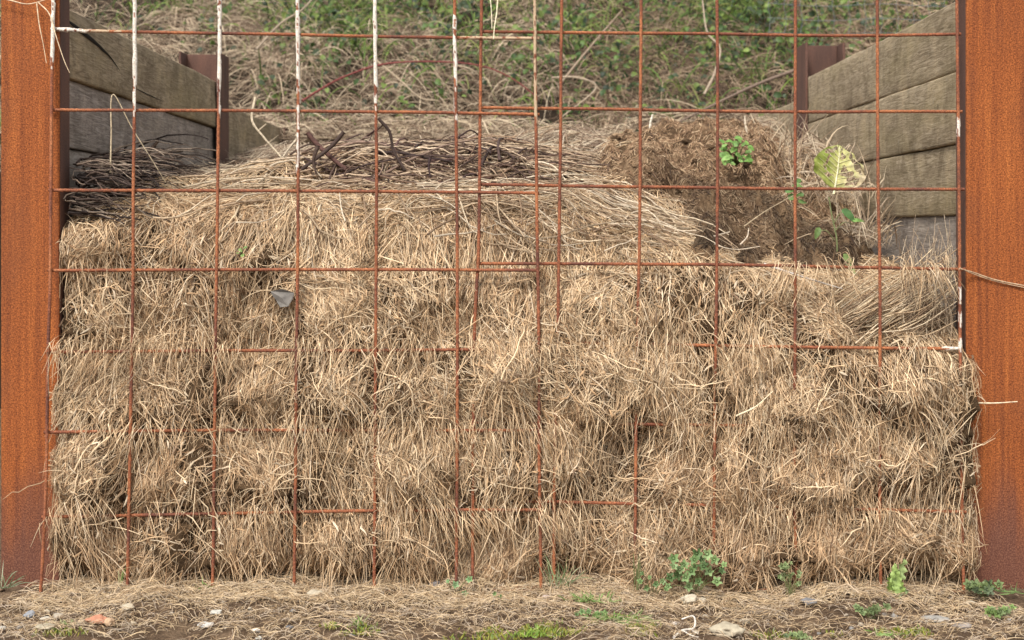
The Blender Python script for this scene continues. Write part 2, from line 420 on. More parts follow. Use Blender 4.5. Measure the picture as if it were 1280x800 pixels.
# ------------------------------------------------------------------ rebar mesh panels
def ymesh(z): return (z - .9) * .045
def bar(parent, name, pix, yoff, seed, paint=(), cream=(), rad=.0039):
    """pix: photo points along the bar in the mesh plane. paint: spans (along bar, px) of flaking white paint"""
    pts = []
    for (a, b_) in pix:
        z = CAMZ - (b_ - HY) * .002; y = ymesh(z) + yoff
        q = P(a, b_, y); pts.append(q)
    L = np.linalg.norm(np.array(pts[-1]) - np.array(pts[0])); K = int(L / .0032)
    c = smooth_path(pts, K); T = norm(np.gradient(c, axis=0))
    c = c + .0012 * np.stack([fbm(np.arange(K) * .01, seed, k * 5.0, 2) for k in range(3)], -1)
    vert = abs(T[0, 2]) > .5
    B = norm(np.cross(T, np.array([0, 1.0, 0]))); N = np.cross(B, T)
    S_ = 8; a = np.linspace(0, 2 * math.pi, S_, endpoint=False)
    k = np.arange(K)[:, None]
    rib = .0007 * (np.sin(k * 1.5708 + a[None, :] * 1.0) > .3) + .00045 * fbm(k * .6, a[None, :] * .8, seed, 2)
    px_, py_ = proj(c); s = py_ if vert else px_
    def span(sp, thr):
        m = np.zeros((K, S_))
        for (a0, a1, dens) in sp:
            inside = sstep(a0 - 3, a0 + 3, s) * (1 - sstep(a1 - 14, a1 + 10, s))
            nz = fbm(k * .16, np.cos(a)[None, :] * .9 + seed, np.sin(a)[None, :] * .9, 4)
            m = np.maximum(m, ((inside[:, None] * dens + nz * .85) > thr) * (inside[:, None] > .02))
        return m
    pm = span(paint, .45); cm = span(cream, .40)
    lump = pm * (.0007 + .0026 * np.clip(fbm(k * .09, a[None, :] * .5, seed + 9, 2), 0, 1))
    rr = rad + rib * (1 - pm) + lump
    V = c[:, None, :] + rr[..., None] * (np.cos(a)[None, :, None] * B[:, None, :] + np.sin(a)[None, :, None] * N[:, None, :])
    ii = np.arange(K * S_).reshape(K, S_); nx = np.roll(ii, -1, axis=1)
    Q = np.stack([ii[:-1], nx[:-1], nx[1:], ii[1:]], -1).reshape(-1, 4)
    caps = np.array([[ii[e, 0], ii[e, 1], ii[e, 2], ii[e, 3]] for e in (0, K - 1)] + [[ii[e, 3], ii[e, 4], ii[e, 7], ii[e, 0]] for e in (0, K - 1)] + [[ii[e, 4], ii[e, 5], ii[e, 6], ii[e, 7]] for e in (0, K - 1)])
    C = np.stack([pm, cm * (1 - pm), 0 * pm], -1)
    me = np_mesh(name, V, np.concatenate([Q, caps]), C.reshape(-1, 3))
    return link_mesh(name, me, M_bar, parent)
VOFF, HOFF = -.0045, .0048        # uprights in front of the cross bars
panA = empty('rebar_mesh', (-.54, 0, 0)); tag(panA, 'left rusty steel rod mesh panel with white flaking paint on its upper uprights', 'steel mesh')
panB = empty('rebar_mesh', (.53, 0, 0)); tag(panB, 'right rusty steel rod mesh panel, all brown, reaching the right post', 'steel mesh')
A_v = [([(66, -60), (66, 0), (65, 100), (63, 330), (60, 430), (58, 600), (50, 760)], [(-60, 78, 1.0)]),
       ([(168, -60), (168, 100), (167, 240), (165, 400), (161, 640), (158, 760)], [(-60, 96, 1.1), (96, 138, .45)]),
       ([(274, -60), (274, 60), (272, 240), (270, 430), (267, 640), (266, 745)], [(-60, 100, .95), (100, 145, .45)]),
       ([(372, -60), (372, 60), (373, 240), (371, 400), (369, 600), (368, 745)], [(-60, 105, 1.0), (105, 215, .35)]),
       ([(468, -60), (469, 60), (471, 240), (470, 400), (468, 640), (467, 745)], [(-60, 112, 1.1), (112, 150, .45)]),
       ([(568, -60), (569, 60), (571, 240), (572, 400), (571, 640), (570, 745)], [(20, 120, .8), (120, 150, .3)]),
       ([(668, -60), (669, 40), (671, 240), (673, 400), (674, 540), (676, 745)], [])]
for i, (p, pt) in enumerate(A_v):
    bar(panA, 'upright_bar', p, VOFF, 3.7 * i + 1, pt, [(-60, 150, .6)] if i == 6 else ())
A_h = [[(64, 37), (168, 40), (372, 43), (570, 47), (674, 48)], [(62, 137), (372, 139), (674, 143)], [(61, 238), (372, 239), (674, 241)],
       [(60, 338), (372, 337), (674, 338)], [(57, 440), (272, 438), (470, 438), (676, 436)], [(55, 541), (272, 538), (676, 538)], [(52, 646), (272, 642), (470, 638), (680, 637)], [(52, 742), (680, 738)]]
for i, p in enumerate(A_h):
    bar(panA, 'cross_bar', p, HOFF, 5.1 * i + 40, [(64, 108, .6)] if i == 0 else (), [(64, 145, .5), (575, 674, .7)] if i == 0 else ())
B_v = [([(603, -60), (602, 40), (600, 140), (598, 300), (592, 440), (590, 745)], []),
       ([(703, -60), (702, 40), (700, 200), (697, 440), (693, 600), (692, 745)], []),
       ([(801, -60), (801, 60), (799, 300), (796, 450), (794, 650), (794, 745)], []),
       ([(896, -60), (897, 60), (896, 300), (894, 500), (892, 745)], []),
       ([(994, -60), (994, 60), (994, 300), (993, 540), (995, 745)], []),
       ([(1097, -60), (1097, 60), (1098, 250), (1100, 350), (1100, 640), (1101, 745)], []),
       ([(1196, -60), (1196, 60), (1199, 250), (1200, 430), (1203, 640), (1205, 745)], [(148, 163, .9), (358, 372, .6), (392, 402, .8), (425, 440, .8)])]
for i, (p, pt) in enumerate(B_v):
    bar(panB, 'upright_bar', p, VOFF + .014, 4.3 * i + 80, pt)
B_h = [[(600, 40), (800, 41), (1000, 44), (1201, 43)], [(598, 134), (800, 137), (1000, 140), (1203, 139)], [(598, 231), (800, 233), (1000, 236), (1206, 237)],
       [(597, 329), (800, 330), (1000, 333), (1207, 337)], [(595, 428), (800, 430), (1000, 434), (1202, 436)], [(592, 528), (800, 530), (1000, 533), (1206, 537)], [(590, 625), (800, 630), (1000, 634), (1208, 640)], [(590, 735), (1208, 740)]]
for i, p in enumerate(B_h):
    bar(panB, 'cross_bar', p, HOFF + .014, 6.1 * i + 120, [(1180, 1206, .8)] if i == 4 else ())

# ------------------------------------------------------------------ heap surface
CP = [(80, 262, .08), (110, 262, .3), (130, 255, .7), (90, 285, .04), (200, 300, .08), (200, 250, .2), (300, 310, .08), (300, 246, .23), (250, 234, .9), (300, 228, 1.5),
      (400, 328, .06), (400, 250, .27), (400, 215, 1.1), (500, 335, .05), (500, 250, .28), (500, 208, 1.3), (600, 335, .05), (600, 250, .30), (600, 205, 1.5),
      (380, 200, 2.4), (500, 197, 2.4), (600, 194, 2.6), (700, 335, .05), (700, 255, .33), (700, 215, 1.2), (700, 180, 2.2), (800, 335, .05), (790, 290, .19), (790, 222, .9), (800, 186, 1.4),
      (850, 180, 1.5), (850, 330, .06), (865, 305, .25), (880, 245, .7), (900, 183, 1.5), (950, 345, .06), (950, 345, .22), (950, 330, .4), (950, 262, .8), (940, 195, 1.3),
      (1000, 372, .06), (1000, 352, .25), (1010, 338, .5), (1000, 292, .85), (1000, 190, 1.5), (1100, 412, .06), (1100, 375, .25), (1100, 352, .5), (1080, 325, .9), (1060, 200, 1.6), (1185, 425, .06), (1175, 395, .2), (1160, 370, .4), (1140, 350, .8),
      (400, 199, 3.3), (640, 199, 3.3), (500, 200, 3.0), (850, 170, 3.3), (930, 170, 3.3), (700, 180, 3.3)]
cpw = np.array([P(*c) for c in CP])
tx = np.linspace(-1.25, 1.25, 126); ty = np.linspace(-.1, 3.5, 181)
TX, TY = np.meshgrid(tx, ty, indexing='ij')
w_ = 0; z_ = 0
for c in cpw:
    sy = .10 + .35 * max(c[1], 0)
    d2 = ((TX - c[0]) / .16) ** 2 + ((TY - c[1]) / sy) ** 2
    w = 1 / (d2 + .12) ** 2; w_ = w_ + w; z_ = z_ + w * c[2]
TG = z_ / w_
def Ttop(x, y):
    fx = np.clip((x + 1.25) / 2.5 * 125, 0, 124.999); fy = np.clip((y + .1) / 3.6 * 180, 0, 179.999)
    i = fx.astype(int); j = fy.astype(int); a = fx - i; b = fy - j
    return TG[i, j] * (1 - a) * (1 - b) + TG[i + 1, j] * a * (1 - b) + TG[i, j + 1] * (1 - a) * b + TG[i + 1, j + 1] * a * b
RL = .085
cellA = rng.random((14, 10))
def bar_near(px, py):
    """closeness (0..1) to a rod of the mesh, and where the rod stays clear of the hay"""
    s_ = sstep(660, 690, px)
    rows_a = np.array([338., 438, 539, 641]); rows_b = np.array([331., 431, 531.5, 633])
    dh = np.min(np.abs(py[..., None] - (rows_a + (rows_b - rows_a) * s_[..., None])), axis=-1)
    cols = np.array([60, 166, 270, 371, 470, 571, 594, 674, 698, 798, 895, 994, 1099, 1201.])
    dv = np.min(np.abs(px[..., None] - cols), axis=-1)
    vh = sstep(-.65, -.2, vnoise(px * .011, np.round(py / 50.) * 7.7, 5.0)); vv = sstep(-.25, .1, vnoise(px * .5, py * .016, 15.0))
    return np.exp(-(dh / 8.0) ** 2), vh, np.exp(-(dv / 7.0) ** 2), vv
def front_y(x, z):
    """y of the hay's front; the stuff pillows out between the bars and is creased where they hold it"""
    px = 640 + x / .002; py = HY - (z - CAMZ) / .002
    u = (px - 66) / 101.0 + .12 * vnoise(x * 3, z * 3, 4); v = (py - 38) / 100.3 + .16 * vnoise(x * 4, z * 2, 8)
    iu = np.clip(np.floor(u).astype(int), 0, 13); iv = np.clip(np.floor(v).astype(int), 0, 9)
    fu = u - np.floor(u); fv = v - np.floor(v)
    A = cellA[iu, iv]
    pil = (np.clip(np.sin(math.pi * np.clip(fu, 0, 1)), 0, 1) ** .6) * (np.clip(np.sin(math.pi * np.clip(fv, 0, 1) ** 1.25), 0, 1) ** .7)
    low = sstep(.68, .52, z)
    p = -.052 + low * .016 + pil * (.016 + .042 * A * (.45 + .55 * low))
    p = p + .016 * fbm(x * 3.1, z * 3.4, 2.0, 2) + .016 * fbm(x * 11, z * 15, 6.0, 3)
    lipn = vnoise(x * 4.5, z * 10.5 + .6 * vnoise(x * 7, z * 2, 1), 44.0); p = p + .022 * (sstep(-.5, .15, lipn) - sstep(.15, .34, lipn) * 1.2) * (.4 + .6 * low)
    rag = vnoise(x * 9, z * 9, 14)
    p = p - .045 * sstep(.25, .7, rag)                        # pulled-out hollows
    p = p - .10 * sstep(.085 + .05 * vnoise(x * 5, 0, 3), .0, z) * np.clip(.35 + 1.0 * vnoise(x * 6, 7.7, 0), 0, 1)   # undercut foot
    p = p - .09 * sstep(1.125, 1.165, np.abs(x)) * (1 - .7 * low)
    p = p + .04 * low * sstep(.75, 1.05, x) * sstep(.18, .36, z) * sstep(.62, .45, z)       # bulge at the right
    bh, vh, bv, vv = bar_near(px, py)
    w = np.maximum(bh * vh, bv * vv * .9)
    p = np.where(p > -.021, p * (1 - w) - .021 * w, p)
    return ymesh(z) - p
def S(x, t):
    lip = Ttop(x, np.full_like(x, .06)) + .012 * fbm(x * 7, 3.3, 0, 2)
    top = t > lip
    z = np.minimum(t, lip); q = np.clip((t - (lip - RL)) / RL, 0, 1)
    yf = front_y(x, z) + RL * (1 - np.sqrt(np.clip(1 - q * q, 0, 1)))
    yt = np.maximum(t - lip, 0)
    y = yf + yt
    h = Ttop(x, y) + (lip - Ttop(x, yf)) * np.exp(-yt / .06)
    h = h + np.clip(yt / .08, 0, 1) * (.022 * fbm(x * 5, y * 5, 21.0, 2) + .012 * fbm(x * 17, y * 15, 4.0, 3))
    zz = np.where(top, h, z)
    return np.stack([x, y, zz], -1)
def SN(x, t):
    e = .006
    a = S(x + e, t) - S(x - e, t); b = S(x, t + e) - S(x, t - e)
    return norm(np.cross(a, b))
# base
hx = np.linspace(-1.155, 1.146, 420)
ht = np.concatenate([np.linspace(-.02, 1.35, 260), np.linspace(1.36, 4.2, 130)])
HX, HT = np.meshgrid(hx, ht, indexing='ij')
HV = S(HX, HT)
HV[..., 0] = np.where(HV[..., 1] > .028, np.clip(HV[..., 0], -1.138, 1.142), HV[..., 0])
# the hay core dips where rotted compost lies on it
_qx, _qy = proj(HV); _q = np.exp(-(((_qx - 930) / 150) ** 2 + ((_qy - 250) / 85) ** 2) ** 3)
HV[..., 2] -= .11 * sstep(.1, .5, _q) * sstep(.12, .22, HV[..., 1])
ii = np.arange(HX.size).reshape(HX.shape)
Q = np.stack([ii[:-1, :-1], ii[1:, :-1], ii[1:, 1:], ii[:-1, 1:]], -1).reshape(-1, 4)
keep = (HV[..., 1] < 3.45)[:-1, :-1].ravel(); Q = Q[keep]
core = link_mesh('hay_heap', np_mesh('hay_heap', HV, Q), M_under)
tag(core, 'tan heap of matted hay and straw packed behind and through the steel mesh', 'hay heap', kind='stuff')

# palette of the hay
PAL = np.array([(.72, .55, .35), (.63, .45, .27), (.53, .36, .205), (.41, .265, .14), (.29, .175, .09), (.17, .10, .052), (.62, .49, .34), (.46, .33, .21)])
_g = PAL.mean(axis=1, keepdims=True); PAL = (_g + (PAL - _g) * .97) * .98
def straw_cols(n, w=(.20, .20, .17, .15, .12, .07, .07, .04), jit=.14):
    w = np.array(w) / sum(w); c = PAL[rng.choice(len(PAL), n, p=w)]
    return c * (1 + jit * rng.standard_normal((n, 1)))
def walk(x0, t0, ang, L, K, curl, h0, arch, flow=.0):
    """stalks that lie on the heap; ang 0 = pointing down the face"""
    n = len(x0); X = np.empty((n, K)); Tt = np.empty((n, K)); a = ang.copy(); x = x0.copy(); t = t0.copy(); st = L / (K - 1)
    for k in range(K):
        X[:, k] = x; Tt[:, k] = t
        x = x + np.sin(a) * st; t = t - np.cos(a) * st; a = a + curl / (K - 1)
    Tt = np.maximum(Tt, .004)
    pts = S(X.ravel(), Tt.ravel()).reshape(n, K, 3); nr = SN(X.ravel(), Tt.ravel()).reshape(n, K, 3)
    # smooth along the stalk so that it bridges small hollows
    for _ in range(8 if K < 9 else 30):
        pm = pts.copy(); pm[:, 1:-1] = (pts[:, :-2] + 2 * pts[:, 1:-1] + pts[:, 2:]) / 4; pts = np.where(np.ones_like(pts) > 0, pm, pts)
    s = np.linspace(0, 1, K)
    off = h0[:, None] + arch[:, None] * np.sin(math.pi * s)[None, :]
    return pts + nr * off[..., None], nr
def soilmask(px, py):
    """1 where rotted compost lies bare"""
    qx = px + 14 * vnoise(px * .05, py * .06, 3.0); qy = py + 12 * vnoise(px * .05, py * .06, 9.0)
    m = np.exp(-(((qx - 868) / 122) ** 2 + ((qy - 206) / 52) ** 2) ** 2)
    m2 = np.exp(-(((qx - 955) / 100) ** 2 + ((qy - 272) / 60) ** 2) ** 2)
    m3 = np.exp(-(((qx - 1030) / 62) ** 2 + ((qy - 318) / 30) ** 2) ** 2)
    return np.clip(np.maximum(np.maximum(m, m2), m3), 0, 1)
def add_layer(bag, n, kind):
    x = rng.uniform(-1.165, 1.16, n)
    if kind == 'frontfine':
        t = rng.uniform(0.0, 1.05, n)
        L = rng.uniform(.014, .048, n); w = rng.uniform(.0007, .0015, n); h0 = rng.uniform(-.004, .008, n); arch = rng.uniform(0, .006, n); curl = rng.normal(0, .5, n); sp = 1.1
        c = straw_cols(n, (.06, .12, .20, .24, .20, .12, .04, .03)) * .82; K = 4  # fine layer darkened: shade behind the brighter stalks put into its colour
    elif kind == 'front':
        t = rng.uniform(0.0, 1.08, n)
        L = rng.gamma(4, .0125, n) + .016; w = rng.uniform(.0008, .0016, n) + .0016 * rng.random(n) ** 3; h0 = rng.uniform(0, .012, n); arch = rng.uniform(-.002, .008, n); curl = rng.normal(0, .45, n); sp = .5
        c = straw_cols(n); K = 7
    elif kind == 'top':
        t = rng.uniform(.75, 2.1, n)
        L = rng.gamma(4, .017, n) + .02; w = rng.uniform(.0016, .0032, n); h0 = rng.uniform(0, .014, n); arch = rng.uniform(0, .012, n); curl = rng.normal(0, .35, n); sp = .7
        c = straw_cols(n, (.16, .24, .2, .14, .08, .04, .1, .06)); K = 6
    p = S(x, t); px, py = proj(p)
    istop = p[:, 1] > .12
    # direction field
    f = 1.1 * vnoise(x * 3.3, t * 3.3, 31.0) + 1.1 * vnoise(x * 9, t * 9, 12.0) + 1.4 * vnoise(x * 25, t * 25, 15.0)
    curt = sstep(.0, .5, vnoise(x * 5.5, t * 4.0, 51.0))              # hanging curtains
    ang = np.where(istop, 1.2 + f * 1.1, f * (.75 - .6 * curt)) + rng.normal(0, 1, n) * sp * (1 - .45 * curt)
    ang = ang + np.where(rng.random(n) < .5, math.pi, 0)
    # tufts: pull stalk roots together so they read as locks of hay
    keep = np.ones(n, bool)
    m = soilmask(px, py); keep &= ~(istop & (rng.random(n) < sstep(.05, .75, m) * 1.03))
    brush = istop & (py < 236) & (py > 120)
    keep &= ~(brush & (rng.random(n) < .80))
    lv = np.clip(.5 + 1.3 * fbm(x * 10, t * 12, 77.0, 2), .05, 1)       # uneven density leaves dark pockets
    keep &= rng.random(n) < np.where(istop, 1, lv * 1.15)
    bh, vh, bv, vv = bar_near(640 + x / .002, HY - (p[:, 2] - CAMZ) / .002)
    keep &= istop | (rng.random(n) > .93 * np.maximum(bh * vh, bv * vv))
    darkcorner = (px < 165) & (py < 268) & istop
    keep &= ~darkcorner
    x, t, ang, L, w, h0, arch, curl, c = [v[keep] for v in (x, t, ang, L, w, h0, arch, curl, c)]
    # large-scale hue: browner, darker hay low down and in patches
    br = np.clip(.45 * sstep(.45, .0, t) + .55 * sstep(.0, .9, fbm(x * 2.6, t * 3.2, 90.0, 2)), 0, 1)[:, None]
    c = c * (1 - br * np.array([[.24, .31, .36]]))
    pts, nr = walk(x, t, ang, L, K, curl, h0, arch)
    pts[..., 0] = np.where(pts[..., 1] > .02, np.clip(pts[..., 0], -1.136, 1.140), pts[..., 0])
    pts[..., 2] = np.maximum(pts[..., 2], .004)
    far = np.abs(pts[..., 0]).max(axis=1) < np.where(rng.random(len(x)) < .06, 1.20, 1.168); pts, nr, x, w, c = pts[far], nr[far], x[far], w[far], c[far]
    ref = nr[:, K // 2] + rng.normal(0, .45, (len(x), 3))
    ribbons(bag, pts, norm(ref), w, c)
hay = Bag()
add_layer(hay, 110000, 'frontfine')
add_layer(hay, 120000, 'front')
add_layer(hay, 42000, 'top')
# free, springy stalks that stick out of the face and droop
n = 14000
x = rng.uniform(-1.16, 1.155, n); t = rng.uniform(.02, 1.0, n)
p = S(x, t); nr = SN(x, t); px, py = proj(p)
kp = (p[:, 1] < .5) & ~((soilmask(px, py) > .4) & (p[:, 1] > .12)); x, t, p, nr = x[kp], t[kp], p[kp], nr[kp]; n = len(x)
cl = np.floor(x * 26) * 7.1 + np.floor(t * 26 + .5 * vnoise(x * 5, t * 5, 2)) * 3.3
a0 = 1.3 * vnoise(cl, 3.0, 1.0) + rng.normal(0, .75, n)
d0 = norm(nr * rng.uniform(.05, .38, n)[:, None] + np.stack([np.sin(a0) * .8, 0 * a0, -np.abs(np.cos(a0)) * rng.choice([1, 1, 1, 1, -.6], n) - .2], -1))
L = rng.gamma(3.0, .0135, n) + .018; K = 7; s = np.linspace(0, 1, K)
droop = rng.uniform(.2, .8, n)
pts = p[:, None, :] + d0[:, None, :] * (L[:, None] * s[None, :])[..., None] + nr[:, None, :] * .002
pts[..., 2] -= (droop[:, None] * L[:, None] * s[None, :] ** 2)
pts[..., 0] += (rng.normal(0, .12, n)[:, None] * L[:, None] * s[None, :] ** 2)
pts[..., 1] = np.where(pts[..., 1] > .01, pts[..., 1], np.maximum(pts[..., 1], -.10))
pts[..., 2] = np.maximum(pts[..., 2], .006)
pts[..., 0] = np.where(pts[..., 1] > .01, np.clip(pts[..., 0], -1.136, 1.140), pts[..., 0])
b1_, v1_, b2_, v2_ = bar_near(640 + pts[:, 3, 0] / .002, HY - (pts[:, 3, 2] - CAMZ) / .002)
kk = (np.abs(pts[:, -1, 0]) < 1.172) & (rng.random(n) > .6 * np.maximum(b1_ * v1_, b2_ * v2_)); pts, nr, t = pts[kk], nr[kk], t[kk]; n = len(pts)
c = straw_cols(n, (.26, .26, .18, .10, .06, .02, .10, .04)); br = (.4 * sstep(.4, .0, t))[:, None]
ribbons(hay, pts, norm(nr + rng.normal(0, .5, (n, 3))), rng.uniform(.0009, .0018, n) + .001 * rng.random(n) ** 3, c * (1 - br * np.array([[.2, .28, .33]])), .35)
# chaff: short broad flakes and torn leaf blades
n = 5200
x = rng.uniform(-1.15, 1.15, n); t = rng.uniform(.02, 1.5, n); p = S(x, t); px, py = proj(p)
k = ~((soilmask(px, py) > .3) & (p[:, 1] > .12)) & ~((px < 165) & (py < 268) & (p[:, 1] > .12)); x, t = x[k], t[k]; n = len(x)
pts, nr = walk(x, t, rng.uniform(-math.pi, math.pi, n), rng.uniform(.008, .03, n), 4, rng.normal(0, .8, n), rng.uniform(.004, .016, n), rng.uniform(0, .004, n))
pts[..., 2] = np.maximum(pts[..., 2], .006)
CH = np.array([(.60, .48, .34), (.34, .24, .15), (.20, .13, .08), (.46, .36, .24), (.48, .31, .17), (.30, .22, .14)])
ribbons(hay, pts, norm(nr[:, 2] + rng.normal(0, .5, (n, 3))), rng.uniform(.003, .0065, n), CH[rng.integers(0, 6, n)] * (1 + .15 * rng.standard_normal((n, 1))), .25)
# long bright stalks
n = 700
x = rng.uniform(-1.12, 1.12, n); t = rng.uniform(.08, 1.15, n)
L = rng.uniform(.06, .17, n); ang = rng.uniform(-math.pi, math.pi, n)
p = S(x, t); px, py = proj(p); kp = ~((soilmask(px, py) > .3) & (p[:, 1] > .12)); x, t, L, ang = x[kp], t[kp], L[kp], ang[kp]; n = len(x)
pts, nr = walk(x, t, ang, L, 9, rng.normal(0, .35, n), rng.uniform(.010, .020, n), rng.uniform(0, .012, n))
pts[..., 0] = np.where(pts[..., 1] > .0, np.clip(pts[..., 0], -1.132, 1.136), pts[..., 0]); pts[..., 2] = np.maximum(pts[..., 2], .008)
ribbons(hay, pts, nr[:, 4], rng.uniform(.0015, .003, n), straw_cols(n, (.45, .25, .1, .06, 0, 0, .14, 0)), .5)
# fold wisps: locks of hay that flop over the cross bars
n = 0
for row, (pyb) in enumerate((338, 438, 538, 640)):
    for px0 in np.arange(70, 1200, 9.0):
        g_ = vnoise(px0 * .021, row * 5.0, 2.0)
        if g_ < (.25 if row == 0 else .1): continue
        if row == 0 and px0 < 560: continue
        m = rng.integers(5, 15); xx = ((px0 - 640) + rng.normal(0, 7, m)) * .002
        zz = CAMZ - (pyb - HY) * .002 + rng.uniform(-.01, .035, m) + rng.normal(0, .012)
        yb = ymesh(zz); LL = rng.gamma(4, .012, m) + .012; K = 7; s = np.linspace(0, 1, K)
        sw = rng.normal(0, .35, m) + .5 * vnoise(px0 * .03, row, 9.0)
        pts = np.zeros((m, K, 3))
        pts[..., 0] = xx[:, None] + sw[:, None] * LL[:, None] * (s ** 1.3)[None]
        pts[..., 1] = (yb - .012)[:, None] + .045 * np.exp(-s * 7)[None] - rng.uniform(0, .016, m)[:, None] * np.sin(s * math.pi)[None]
        pts[..., 2] = zz[:, None] + .012 * np.sin(np.clip(s * 3.4, 0, math.pi))[None] - LL[:, None] * (np.clip(s - .12, 0, 1) ** 1.05)[None]
        ribbons(hay, pts, np.tile(np.array([[0, -1.0, .1]]), (m, 1)) + rng.normal(0, .4, (m, 3)), rng.uniform(.0009, .0022, m), straw_cols(m, (.22, .25, .2, .14, .08, .03, .05, .03)), .4)
hs_ = hay.build('straw', M_straw, core)
tag(hs_, kind='stuff')

# ------------------------------------------------------------------ rotted compost mound on top at the right
sx = np.linspace(.05, 1.13, 420); sy_ = np.linspace(.10, 2.2, 480)
SX, SY = np.meshgrid(sx, sy_, indexing='ij')
Z0 = Ttop(SX, SY)
pxs, pys = proj(np.stack([SX, SY, Z0], -1)); mk = soilmask(pxs, pys)
lump = .045 * fbm(SX * 5, SY * 5, 11.0, 3) + .045 * np.abs(fbm(SX * 10, SY * 10, 17.0, 4)) + .022 * fbm(SX * 34, SY * 28, 5.0, 4)
ZS = Z0 - .05 + .074 * sstep(.04, .8, mk) + lump * (.25 + .75 * sstep(.05, .9, mk))
V = np.stack([SX + .012 * fbm(SX * 20, SY * 20, 1.5, 2), SY, ZS], -1); ii = np.arange(SX.size).reshape(SX.shape)
Q = np.stack([ii[:-1, :-1], ii[1:, :-1], ii[1:, 1:], ii[:-1, 1:]], -1).reshape(-1, 4)
Q = Q[(mk > .03)[:-1, :-1].ravel()]
mound = link_mesh('compost_mound', np_mesh('compost_mound', V, Q), M_soil)
tag(mound, 'brown crumbly mound of rotted compost on top of the hay at the right', 'compost mound')
from mathutils.bvhtree import BVHTree
def SOILZ(x, y):
    fx = np.clip((x - .05) / 1.08 * 419, 0, 418.99).astype(int); fy = np.clip((y - .10) / 2.1 * 479, 0, 478.99).astype(int)
    return ZS[fx, fy]
fb = Bag(); n = 110000
x = rng.uniform(.1, 1.12, n); y = rng.uniform(.12, 2.0, n); p = np.stack([x, y, SOILZ(x, y)], -1); px, py = proj(np.stack([x, y, Ttop(x, y)], -1))
kp = soilmask(px, py) > rng.uniform(.02, .5, n); x, y = x[kp], y[kp]; n = len(x)
K = 4; s = np.linspace(-.5, .5, K); a = rng.uniform(0, 6.28, n); L = rng.uniform(.008, .036, n)
X = x[:, None] + np.cos(a)[:, None] * L[:, None] * s; Y = y[:, None] + np.sin(a)[:, None] * L[:, None] * s
Z = .5 * SOILZ(X, Y) + .5 * SOILZ(x, y)[:, None] + rng.uniform(.001, .010, n)[:, None] + (rng.normal(0, .3, n) * L)[:, None] * s
pal2 = np.array([(.16, .09, .048), (.25, .16, .09), (.37, .25, .15), (.48, .35, .22), (.08, .046, .03)])
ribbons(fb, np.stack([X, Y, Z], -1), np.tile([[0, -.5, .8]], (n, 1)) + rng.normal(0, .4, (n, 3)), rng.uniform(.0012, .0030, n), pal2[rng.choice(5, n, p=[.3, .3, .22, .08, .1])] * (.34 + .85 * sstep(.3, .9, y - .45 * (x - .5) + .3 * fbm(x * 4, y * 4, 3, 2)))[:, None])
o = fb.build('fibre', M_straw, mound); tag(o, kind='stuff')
# clods
cb = Bag()
def blob(c, r, seed, sub=3, sq=(1, 1, .7), rough=.35, freq=1.6):
    bm = bmesh.new(); bmesh.ops.create_icosphere(bm, subdivisions=sub, radius=1.0)
    V = np.array([v.co[:] for v in bm.verts]); F = np.array([[v.index for v in f.verts] for f in bm.faces]); bm.free()
    d = 1 + rough * fbm(V[:, 0] * freq + seed, V[:, 1] * freq + seed * 2, V[:, 2] * freq, 3)
    return V * d[:, None] * r * np.array(sq) + np.array(c), F
tri = []
for i in range(240):
    x = random.uniform(.25, 1.1); y = random.uniform(.15, 1.7)
    q = np.array([x, y, 0.0]); z0 = float(Ttop(np.array([x]), np.array([y]))[0]); a, b_ = proj(np.array([x, y, z0]))
    if soilmask(a, b_) < .35: continue
    r = random.uniform(.004, .015); z = float(SOILZ(np.array([x]), np.array([y]))[0])
    Vb, F = blob((x, y, z + r * .2), r, i * 1.7, 3, rough=.7, freq=2.4)
    tri.append((Vb, F))
Vt = []; Ft = []; k = 0
for Vb, F in tri: Vt.append(Vb); Ft.append(F + k); k += len(Vb)
o = link_mesh('clod', np_mesh('clod', np.concatenate(Vt), np.concatenate(Ft)), M_soil, mound); tag(o, kind='stuff')

# ------------------------------------------------------------------ brushwood on the heap
def brush(name, label, regions, n, Lr, rr, pal, up=.0, cat='brushwood', arch=.03, lift=.035, sides=5, par=None):
    b = Bag()
    for (x0, x1, y0, y1, m, amean, asd) in regions:
        m = int(m * n)
        x = rng.uniform(x0, x1, m); y = rng.uniform(y0, y1, m)
        qx, qy = proj(np.stack([x, y, Ttop(x, y)], -1)); k_ = soilmask(qx + 18, qy) < .25; x, y = x[k_], y[k_]; m = len(x)
        L = rng.uniform(*Lr, m); a = rng.normal(amean, asd, m)
        K = 9; s = np.linspace(-.5, .5, K)
        cv = rng.normal(0, .25, m)
        X = x[:, None] + np.cos(a)[:, None] * L[:, None] * s - np.sin(a)[:, None] * (cv * L)[:, None] * s ** 2
        Y = y[:, None] + np.sin(a)[:, None] * L[:, None] * s + np.cos(a)[:, None] * (cv * L)[:, None] * s ** 2
        X = np.clip(X, -1.13, 1.13); Y = np.clip(Y, .03, 3.44)
        zc = Ttop(x, y)
        Z = .55 * Ttop(X, Y) + .45 * zc[:, None] + rng.uniform(0, lift, m)[:, None] + up * L[:, None] * (s + .5) * rng.uniform(-.2, 1, m)[:, None] + arch * (1 - (2 * s) ** 2) * rng.uniform(-.3, 1, m)[:, None]
        Z += .004 * vnoise(s * 14, np.arange(m)[:, None] * 1.3, 2.0)
        p = np.array(pal)[rng.integers(0, len(pal), m)] * (1 + .15 * rng.standard_normal((m, 1)))
        tubes(b, np.stack([X, Y, Z], -1), rng.uniform(*rr, m) * .5, p, sides, .45)
    o = b.build(name, M_twig); tag(o, label, cat, kind='stuff'); return o
